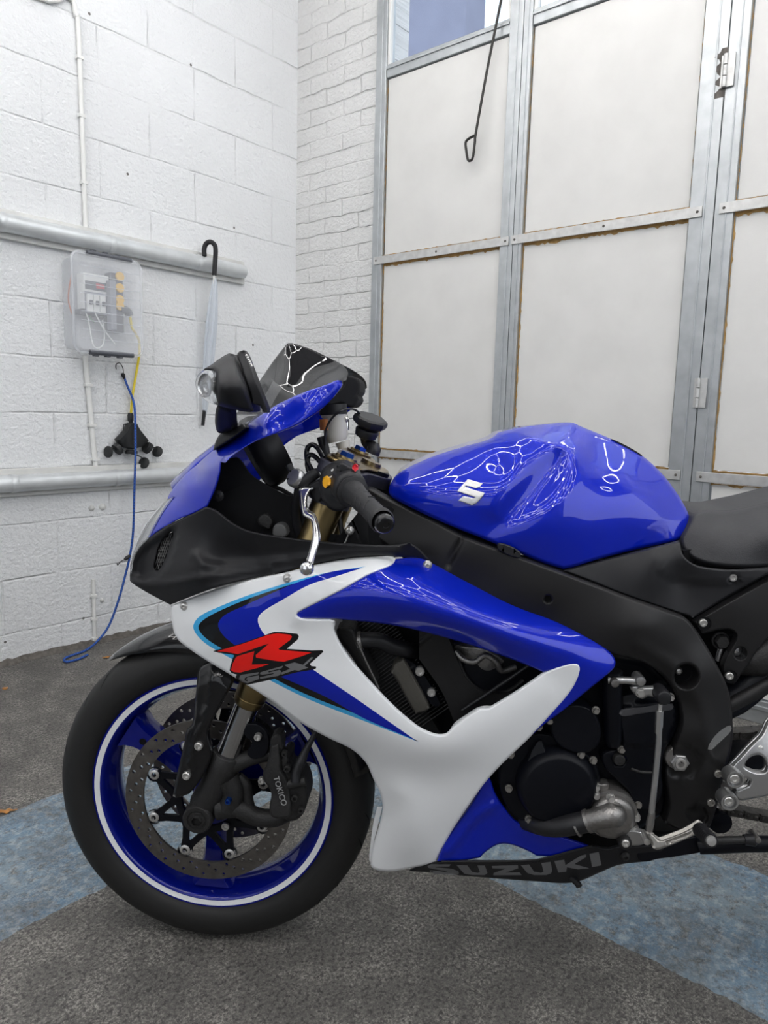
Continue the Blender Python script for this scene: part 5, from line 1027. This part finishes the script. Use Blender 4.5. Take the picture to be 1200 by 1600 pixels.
# ---------------- lower fairing
FL = Field([(684, 1345, -.150), (700, 1300, -.150), (750, 1200, -.165), (766, 1170, -.175), (800, 1270, -.165), (870, 1300, -.165), (925, 1330, -.160), (830, 1330, -.155), (740, 1340, -.15), (780, 1240, -.168)])
lo = panel('blue_lower_fairing', M['blue'], [(683, 1346, 1), (692, 1322), (712, 1290), (735, 1258), (752, 1228), (758, 1208), (766, 1218), (774, 1240), (788, 1262), (808, 1284), (840, 1296), (880, 1308), (932, 1326, 1), (900, 1332), (870, 1338), (838, 1337, 1), (826, 1330), (800, 1320), (780, 1319), (760, 1330), (750, 1340, 1), (720, 1345)], FL, BK, rnd=(3, .005), grid=6, relief=[(None, -.006, 8, [(700, 1330), (740, 1280), (770, 1258)])])
panel('fairing_inner', M['dark'], [(683, 1346, 1), (692, 1322), (712, 1280), (735, 1230), (760, 1185), (790, 1160, 1), (790, 1270, 1), (760, 1300, 1), (730, 1344, 1)], [(683, 1346, -.12), (760, 1200, -.12), (760, 1300, -.12)], BK, rnd=(0, 0), thick=.004)
FB = Field([(640, 1358, -.115), (700, 1372, -.12), (820, 1376, -.125), (880, 1378, -.125), (680, 1348, -.150), (780, 1350, -.152), (870, 1342, -.158), (930, 1324, -.165), (960, 1350, -.160), (1000, 1345, -.160), (980, 1325, -.168), (1020, 1340, -.16)])
bp = panel('belly_pan', M['matte'], [(640, 1361, 1), (653, 1355), (683, 1348), (720, 1346), (780, 1346), (830, 1345), (860, 1340), (895, 1330), (928, 1322), (940, 1325), (952, 1326, 1), (966, 1322), (1000, 1322), (1040, 1318, 1), (1035, 1330), (1020, 1344), (1000, 1347), (968, 1351), (940, 1362), (905, 1377), (880, 1380), (850, 1378), (780, 1373), (720, 1368), (680, 1364)], FB, BK, rnd=(3, .004), grid=5, thick=.004)
bolt(977, 1338, -.168, .0075, bp, M['castblk'], h=.005, kind='dome')
tubepx('drain_hose', [(893, 1372, -.13), (902, 1380, -.14), (905, 1385, -.145)], .0055, M['blk'], bp, 3)
tubepx('pan_edge', [(690, 1346, -.152), (760, 1346, -.154), (830, 1344, -.156), (862, 1338, -.158), (895, 1329, -.162), (925, 1322, -.165)], .0014, M['castblk'], bp, 4)
panel('fairing_return', M['white'], [(597, 1262, 1), (590, 1292), (583, 1322), (581, 1350, 1), (577, 1344), (579, 1318), (583, 1288), (589, 1262, 1)], [(590, 1270, -.13), (580, 1340, -.115)], wf, rnd=(0, 0), thick=.003)
# belly pan lettering
def sz(pts): return [(640 + x * .26667, 1290 + y * .26667, 1) for x, y in pts]
S_ = [(106, 238), (125, 228), (240, 228), (232, 240), (170, 240), (150, 245), (245, 253), (285, 268), (290, 282), (270, 290), (150, 283), (120, 272), (118, 262), (150, 264), (205, 272), (225, 268), (140, 255), (110, 247)]
U1 = [(275, 232), (338, 234), (366, 272), (400, 278), (412, 272), (398, 235), (440, 235), (456, 278), (440, 290), (370, 290), (320, 282)]
Z_ = [(482, 237), (634, 233), (636, 250), (560, 276), (645, 275), (656, 290), (490, 291), (492, 279), (566, 252), (485, 250)]
U2 = [(652, 233), (700, 228), (728, 270), (770, 278), (785, 270), (772, 220), (826, 213), (836, 265), (828, 280), (800, 290), (730, 290), (690, 278)]
K_ = [(848, 208), (906, 202), (914, 232), (1006, 176), (1035, 170), (1032, 186), (965, 226), (1050, 250), (985, 256), (922, 244), (918, 270), (872, 275)]
I_ = [(1054, 166), (1108, 155), (1124, 232), (1070, 243)]
fbp = o_depth['belly_pan']; lgm = mat('grey_lettering', (.15, .15, .155), .45)
for q in (S_, U1, Z_, U2, K_, I_): panel('letter', lgm, sz(q), lambda P: fbp(P) - .0008, bp, rnd=(0, 0), grid=5, thick=.0006, step=3)
# ---------------- what shows through the fairing opening
plate('radiator', M['fins'], [(540, 965, 1), (590, 968, 1), (660, 1100, 1), (690, 1150, 1), (640, 1150, 1), (560, 1050, 1)], [], -.13, .13, BK, bevel=0, smo=False)
Q = MB()
for k in range(38):
    u = 560 + k * 2.9; v = 968 + k * 4.4; a = PY(u - 26, v + 16, -.1312); c = PY(u + 34, v - 26, -.1312); Q.tube([a, c], .0010, 4)
Q.build('fin', mat('fin_metal', (.10, .10, .10), .45, .6), BK)
rd = panel('radiator_tank', M['castblk'], [(526, 984), (532, 980), (546, 979), (555, 984), (558, 995), (568, 1020), (590, 1068), (588, 1074), (572, 1060), (548, 1024), (530, 1000)], [(530, 985, -.175), (550, 990, -.185), (585, 1068, -.175)], BK, rnd=(7, .014), slab=.05, grid=5)
tubepx('tank_edge', [(558, 1002, -.18), (572, 1034, -.178), (592, 1076, -.172)], .002, M['cast'], rd, 0)
tubepx('radiator_hose', [(556, 1002, -.165), (575, 1000, -.165), (595, 1002, -.162), (612, 1010, -.155), (634, 1015, -.14), (660, 1020, -.10)], [.0125, .0135, .0135, .0135, .014, .014], M['blk'], BK)
MB().tube([PY(560, 1002, -.165), PY(566, 1001, -.165)], .0155, 20).build('hose_clamp', M['cast'], BK); MB().box(tuple(PY(558, 1012, -.18)), tuple(PY(565, 1000, -.172))).build('clamp_screw', M['cast'], BK, smooth=False)
rg = panel('oil_cooler', mat('olive_grey_cast', (.075, .070, .060), .5, bump=.2, bscale=200), [(611, 1050, 1), (616, 1038), (630, 1030, 1), (636, 1038), (668, 1098), (671, 1106, 1), (664, 1112), (650, 1115, 1), (644, 1108), (618, 1060)], [(620, 1040, -.16), (660, 1105, -.16), (640, 1070, -.168)], BK, rnd=(3, .008), slab=.06, grid=5)
plate('engine_mount', M['casing'], [(628, 1026, 1), (650, 1040), (672, 1070), (688, 1100, 1), (680, 1104), (672, 1098), (655, 1070), (640, 1050, 1)], [], -.150, -.12, BK)
for u, v, rr in ((656, 1048, .0078), (674, 1081, .007)): bolt(u, v, -.151, rr, BK, h=.006)
plate('frame_down_tube', M['frame'], [(655, 985, 1), (700, 995, 1), (716, 1035), (730, 1062), (752, 1080), (780, 1084, 1), (800, 1082, 1), (770, 1110, 1), (748, 1108, 1), (710, 1128, 1), (708, 1124), (690, 1080), (655, 1030, 1)], [], -.158, -.10, BK)
ec = panel('cylinder_head', M['cast'], [(705, 1010), (730, 1008), (760, 1012), (790, 1030), (810, 1045), (812, 1062), (800, 1076), (775, 1082), (750, 1076), (732, 1062), (718, 1040)], [(705, 1010, -.13), (760, 1040, -.148), (810, 1060, -.13), (760, 1082, -.13)], BK, rnd=(5, .01), grid=5, slab=.03)
tubepx('coolant_pipe', [(712, 1018, -.148), (724, 1030, -.155), (742, 1034, -.158), (758, 1024, -.155), (775, 1034, -.155), (784, 1048, -.15), (806, 1042, -.145)], .005, M['cast'], ec)
MB().tube([PY(716, 1030, -.150), PY(728, 1058, -.152), PY(748, 1078, -.152), PY(775, 1085, -.152), PY(800, 1076, -.15), PY(818, 1062, -.15)], .003, 8, smooth=4).build('head_gasket', M['castblk'], ec)
tubepx('cable', [(722, 1110, -.17), (760, 1085, -.17), (800, 1058, -.17), (840, 1030, -.17)], .003, M['blk'], BK, 0)
panel('hole_lip', M['white'], [(700, 1150, 1), (709, 1132), (728, 1118), (750, 1105), (772, 1104, 1), (780, 1112, 1), (740, 1140, 1)], [(700, 1150, -.19), (760, 1110, -.185)], wf, rnd=(0, 0), thick=.003)
plate('inner_darkness', M['dark'], [(530, 960, 1), (640, 960, 1), (860, 1020, 1), (960, 1030, 1), (1040, 1060, 1), (1030, 1200, 1), (900, 1200, 1), (720, 1160, 1), (640, 1150, 1)], [], -.09, -.085, BK, bevel=0, smo=False)  # dark sheet added to stand for the shade inside the fairing
bpy.data.objects['inner_darkness'].name = 'inner_dark_sheet'
# ---------------- cockpit
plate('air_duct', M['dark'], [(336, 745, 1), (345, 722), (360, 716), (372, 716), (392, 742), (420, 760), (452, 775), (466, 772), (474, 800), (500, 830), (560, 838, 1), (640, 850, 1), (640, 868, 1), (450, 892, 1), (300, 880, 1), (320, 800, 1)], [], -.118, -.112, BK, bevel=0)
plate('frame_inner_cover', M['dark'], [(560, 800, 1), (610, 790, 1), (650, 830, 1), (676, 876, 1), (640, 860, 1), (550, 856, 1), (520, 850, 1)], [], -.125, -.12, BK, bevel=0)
# far side of the cowl seen from inside
panel('far_cowl_inner', M['blue'], [(395, 690), (440, 668), (500, 640), (540, 622), (560, 600, 1), (562, 612), (550, 636), (512, 662), (470, 678), (430, 706), (412, 720), (400, 715)], [(395, 700, .17), (540, 610, .17), (470, 670, .19)], BK, rnd=(0, 0), thick=.003)
# instrument binnacle
ib = panel('instrument_cluster', M['dark'], [(534, 604), (540, 588), (550, 587), (560, 593), (563, 602), (562, 612), (558, 618), (560, 624), (556, 632), (548, 637), (534, 632, 1), (512, 634), (505, 626), (518, 612)], [(535, 605, -.06), (560, 600, -.02), (550, 635, -.04)], BK, rnd=(5, .01), slab=.10, grid=5)
# round far mirror / headlight bucket behind the nose
Q = MB().lathe([(.052, .0), (.060, .004), (.066, .016), (.066, .03), (.055, .055)], PY(392, 715, -.02), (.75, .3, .45), 36); hb = Q.build('intake_ring', M['matte'], BK)
MB().lathe([(0, .0), (.052, 0)], PY(396, 714, -.02), (.75, .3, .45), 36).build('lens_face', M['mirr'], hb)
tubepx('fairing_stay', [(415, 755, -.02), (440, 765, -.02), (462, 778, -.02)], .004, M['castblk'], BK, 0)
# forks caps, yoke
YC = fk(.9); 
def yo(z, y, off=0): 
    p = fk(z); return np.array([p[0] + off, y, p[2]])
Pn = np.array([.356, 0, -.935]); 
def yoke(name, z, th, outline, m, hx_=0):
    # outline in the yoke plane: (rearward, sideways)
    c = fk(z); c[1] = 0; X = np.array([FD[2], 0, -FD[0]]); n = len(outline); Q = MB(); q = smooth2([(a * 1000, b * 1000) for a, b in outline], 6) / 1000; n = len(q)
    lo_ = [c + X * a + np.array([0, b, 0]) - FD * th / 2 for a, b in q]; hi_ = [p + FD * th for p in lo_]
    Q.add(lo_ + hi_, [tuple(range(n))[::-1], tuple(range(n, 2 * n))] + [(i, (i + 1) % n, n + (i + 1) % n, n + i) for i in range(n)]); return Q.build(name, m, BK, bevel=.002, angle=40)
yk = yoke('top_yoke', .915, .022, [(-.036, -.13), (-.02, -.142), (.02, -.142), (.036, -.128), (.045, -.08), (.075, -.035), (.08, 0), (.075, .035), (.045, .08), (.036, .128), (.02, .142), (-.02, .142), (-.036, .13), (-.035, .06), (-.02, 0), (-.035, -.06)], M['purple'])
yoke('lower_yoke', .73, .03, [(-.036, -.13), (-.02, -.142), (.02, -.142), (.036, -.128), (.05, -.06), (.06, 0), (.05, .06), (.036, .128), (.02, .142), (-.02, .142), (-.036, .13), (-.035, 0)], M['casing'])
gpl = yoke('yoke_trim', .930, .004, [(-.030, -.122), (-.02, -.134), (.02, -.134), (.032, -.122), (.04, -.075), (.066, -.03), (.07, 0), (.066, .03), (.04, .075), (.032, .122), (.02, .134), (-.02, .134), (-.030, .122), (-.029, .06), (-.016, 0), (-.029, -.06)], M['gold'])
for s in (-1, 1):
    p = fk(.931, s); 
    MB().tube([p, p + FD * .005, p + FD * .0055, p + FD * .009], [.025, .025, .019, .018], 28).build('fork_cap', M['gold'], yk)
    MB().tube([p + FD * .009, p + FD * .016], [.013, .012], 6).build('adjuster', M['anod'], yk)
c = fk(.925); c[1] = 0; c = c + np.array([FD[2], 0, -FD[0]]) * .035
MB().tube([c, c + FD * .014], [.020, .018], 28).build('steering_nut', M['gold'], yk)
ig = MB().tube([c - FD * .05 + np.array([.02, -.03, 0]), c + np.array([.02, -.03, 0])], .02, 20).build('ignition_barrel', M['casing'], yk)
# brake fluid reservoir
rv = MB().tube([PY(522, 642, -.06), PY(522, 650, -.06), PY(523, 652, -.06), PY(525, 682, -.06), PY(527, 690, -.06)], [.022, .022, .0205, .0205, .015], 28).build('fluid_reservoir', M['resin'], BK); rv['label'] = 'translucent fluid reservoir'
MB().tube([PY(520, 632, -.06), PY(521, 648, -.06)], [.0235, .0235], 28).build('reservoir_cap', M['blk'], rv)
MB().tube([PY(508, 655, -.07), PY(509, 672, -.07)], [.010, .010], 12).build('orange_marking', M['orange'], rv)
MB().tube([PY(536, 640, -.05), PY(540, 655, -.055), PY(541, 672, -.055)], [.004, .006, .005], 10).build('bracket', M['polish'], rv); bolt(540, 655, -.065, .0055, rv, kind='dome')
MB().tube([PY(535, 690, -.05), PY(538, 700, -.05)], [.013, .011], 16).build('outlet', M['resin'], rv)
tubepx('stay', [(502, 682, -.08), (507, 700, -.08), (512, 730, -.08)], .008, M['matte'], BK, 0)
# phone mount
ph = BK
pm = MB(); A_ = PY(578, 660, -.03); N_ = np.array([.30, -.22, .93]); N_ /= np.linalg.norm(N_)
pm.lathe([(0, .010), (.026, .010), (.030, .007), (.031, .002), (.029, -.004), (.020, -.010), (.017, -.012), (.0, -.012)], A_ + np.array([0, 0, 0]), N_, 8); mt = pm.build('phone_mount', M['blk'], BK, angle=35)
MB().lathe([(0, -.012), (.019, -.012), (.021, -.016), (.019, -.026), (.011, -.030), (0, -.03)], A_, N_, 20).build('locking_collar', M['blk'], mt)
MB().tube([A_ - N_ * .028, A_ - N_ * .040 + np.array([.006, 0, 0]), PY(584, 700, -.03), PY(582, 708, -.03)], [.009, .008, .012, .013], 16, smooth=3).build('ball_arm', M['blk'], mt)
MB().tube([PY(574, 700, -.03), PY(594, 706, -.03)], .007, 14).build('mount_foot', M['blk'], mt)
tubepx('charging_cable', [(562, 646, -.04), (556, 641, -.05), (548, 639, -.06), (536, 641, -.085), (522, 650, -.09), (512, 664, -.09), (508, 680, -.09), (507, 700, -.085)], .0018, M['blk'], mt)
# clip-on, switchgear, grip
G0 = PY(549, 766, -.212); G1 = PY(598, 815, -.350); GD = G1 - G0; GL = np.linalg.norm(GD); GD /= GL
S0_ = PY(512, 735, -.135)
clip = MB().tube([S0_ - GD * .02, G0], .0125, 20).build('clip_on_bar', M['brushed'], BK)
p = fk(.875); MB().tube([p - FD * .014, p + FD * .014], .036, 32).build('clip_on_clamp', M['purple'], clip)
for s in (-1,):
    MB().tube([fk(.885, s), fk(.885, s) + np.array([.06, .16, -.04])], [.0125, .0125], 16).build('far_bar', M['brushed'], clip)
    q = fk(.885, s) + np.array([.06, .16, -.04]); MB().tube([q - np.array([.04, .11, -.03]), q], .0165, 16).build('far_grip', M['grip'], clip)
sg = MB(); 
def along(f): return G0 + GD * f
sg.tube([along(-.058), along(-.055), along(-.010), along(-.003), along(.0)], [.020, .024, .027, .026, .022], 32)
sw = sg.build('switchgear', M['casing'] if False else M['blk'], BK, angle=45)
pb_ = panel('switch_housing', M['blk'], [(499, 748), (506, 731), (520, 722), (536, 722), (556, 736), (562, 760), (556, 782), (545, 792), (530, 799), (516, 796), (506, 785), (499, 768)], [(505, 745, -.185), (525, 730, -.178), (545, 740, -.196), (555, 765, -.207), (520, 790, -.195), (545, 790, -.205), (530, 760, -.205)], sw, rnd=(7, .012), slab=.055, grid=5)
fsw = o_depth['switch_housing']
def sbx(u, v): return fsw(np.array([[u, v]], float))[0]
panel('horn_button', mat('yellow_button', (.90, .42, .01), .4), [(505, 746), (509, 744), (517, 751), (517, 757), (512, 760), (508, 763), (504, 758)], [(510, 752, sbx(510, 752) - .010)], sw, rnd=(2, .003), slab=.014, grid=3)
panel('pass_button', mat('red_button', (.6, .01, .02), .35), [(551, 727), (555, 725), (559, 728), (559, 734), (555, 737), (550, 732)], [(555, 730, -.208)], sw, rnd=(1.5, .002), slab=.012, grid=3)
panel('indicator_switch', M['matte'], [(526, 728), (534, 724), (548, 731), (553, 735), (545, 737), (536, 738), (528, 735)], [(538, 731, sbx(538, 734) - .012)], sw, rnd=(2, .004), slab=.02, grid=3)
panel('switch_symbol', M['white_p'], [(517, 734, 1), (521, 732, 1), (521, 735, 1), (518, 737, 1)], [(519, 734, sbx(519, 735) - .0015)], sw, rnd=(0, 0), thick=.001, step=2)
panel('switch_symbol', M['white_p'], [(514, 745, 1), (519, 743, 1), (519.5, 745.5, 1), (515, 747.5, 1)], [(517, 745, sbx(517, 745) - .0015)], sw, rnd=(0, 0), thick=.001, step=2)
gq = MB(); gl = GL; prof = [(0, .021), (.006, .023), (.010, .0235), (.012, .0185), (.03, .0162), (gl * .55, .0146), (gl - .012, .0148), (gl - .010, .0168), (gl - .003, .0168), (gl, .015)]
gq.lathe([(r, h) for h, r in prof], G0, GD, 36); gp = gq.build('grip', M['grip'], BK, angle=40)
bx_ = np.cross(GD, (0, 0, 1)); bx_ /= np.linalg.norm(bx_); by_ = np.cross(GD, bx_)
for k in range(16):
    Q = MB(); pts = []; a0 = k * .9
    for i in range(7):
        f = .03 + (gl - .055) * ((k % 8) / 8 + i / 60); a = a0 * 2.1 + i * .16; rr = .0152; pts.append(G0 + GD * f + rr * (math.cos(a) * bx_ + math.sin(a) * by_))
    Q.tube(pts, .0008, 5).build('grip_rib', M['grip'], gp)
e = G0 + GD * gl
be = MB().lathe([(0, .013), (.004, .013), (.0045, .0145), (.0085, .0145), (.0105, .0135), (.0125, .011), (.0130, .009), (.0130, .0), (.010, -.004)], e, GD, 32).build('bar_end', M['pblack'], BK)
MB().lathe([(.0131, .003), (.0138, .004), (.0138, .0075), (.0131, .0085)], e, GD, 16, a0=.3, a1=3.4).build('bar_end_ring', M['polish'], be)
# clutch lever and perch
pc = panel('clutch_perch', M['matte'], [(468, 764), (478, 758), (492, 752), (503, 752), (505, 772), (497, 786), (486, 776), (480, 765), (470, 772)], [(470, 765, -.15), (500, 760, -.165), (490, 775, -.16)], BK, rnd=(4, .006), slab=.025, grid=4)
lv = panel('clutch_lever', M['polish'], [(467, 764, 1), (476, 760), (486, 761), (490, 763, 1), (484, 768), (480, 776), (479, 790), (481, 797), (490, 803), (495, 813), (499, 830), (499, 846), (494, 862), (489, 878), (486, 889), (480, 893), (474, 889), (479, 876), (484, 858), (488, 840), (488, 824), (485, 812), (478, 808), (472, 803), (469, 790)], [(468, 765, -.165), (485, 762, -.168), (475, 800, -.195), (492, 812, -.215), (494, 850, -.245), (480, 890, -.275), (488, 840, -.24)], BK, rnd=(4, .006), slab=.012, grid=3.5, step=3)
lv['label'] = 'polished clutch lever'
MB().lathe([(.0107 * math.cos(R(a)), .0107 * math.sin(R(a))) for a in range(-90, 91, 15)], PY(479.5, 888, -.272), (0, -1, 0), 24).build('lever_ball', M['polish'], lv)
aj = MB().lathe([(0, .009), (.013, .009), (.0155, .006), (.0155, -.002), (.009, -.004)], PY(463.5, 748, -.145), (-.55, -.72, .42), 28).build('cable_adjuster', M['brushed'], BK)
MB().tube([PY(459, 741, -.14), PY(451, 727, -.135)], [.0058, .0052], 14).build('cable_boot', M['blk'], aj)
for k in range(4): a = k * PI / 2 + .4; MB().lathe([(0, .0095), (.0018, .0095)], PY(463.5, 748, -.145) + .010 * np.array([math.cos(a) * .8, -.2, math.sin(a)]), (-.55, -.72, .42), 8).build('adjuster_hole', M['dark'], aj)
tubepx('lever_pivot', [(467, 757, -.15), (478, 752, -.15), (487, 744, -.15), (497, 738, -.15)], [.007, .010, .009, .008], M['matte'], BK, 3)
tubepx('handlebar_cable', [(497, 745, -.13), (488, 735, -.12), (481, 722, -.11), (479, 708, -.10), (482, 698, -.10), (489, 695, -.10), (497, 701, -.11), (505, 715, -.12)], .0042, M['pblack'], BK)
tubepx('handlebar_cable', [(490, 750, -.125), (483, 738, -.115), (480, 724, -.105), (482, 713, -.105), (488, 711, -.105), (497, 718, -.11), (504, 728, -.12)], .0042, M['pblack'], BK)
tubepx('clutch_cable', [(470, 752, -.14), (466, 775, -.13), (462, 800, -.12), (468, 840, -.11)], .0085, M['blk'], BK)
tubepx('wiring_loom', [(530, 806, -.10), (534, 830, -.105), (538, 850, -.11)], .004, M['blk'], BK, 0)
# screws on the fairings
for u, v in ((288, 947), (449, 904), (668, 883)): bolt(u, v, float(FS(np.array([[u, v]], float))[0]) - .001, .0072, BK, M['steel'], kind='dome', h=.005, name='fairing_screw')
bolt(546, 829, -.128, .0075, BK, M['steel'], kind='dome', h=.006, name='fairing_screw'); tubepx('clip_wire', [(544, 836, -.13), (540, 846, -.13), (537, 850, -.13)], .0012, M['steel'], BK, 3)
bolt(341, 775, -.14, .009, BK, M['matte'], kind='dome', h=.004, name='fairing_screw')
panel('cable_sheath', M['castblk'], [(402, 815), (412, 803), (425, 812), (420, 826)], [(412, 812, -.13)], BK, slab=.02); panel('relay', mat('grey_relay', (.10, .10, .10), .5), [(427, 824), (434, 818), (446, 823), (447, 838), (428, 838)], [(437, 828, -.14)], BK, slab=.03, rnd=(3, .005))
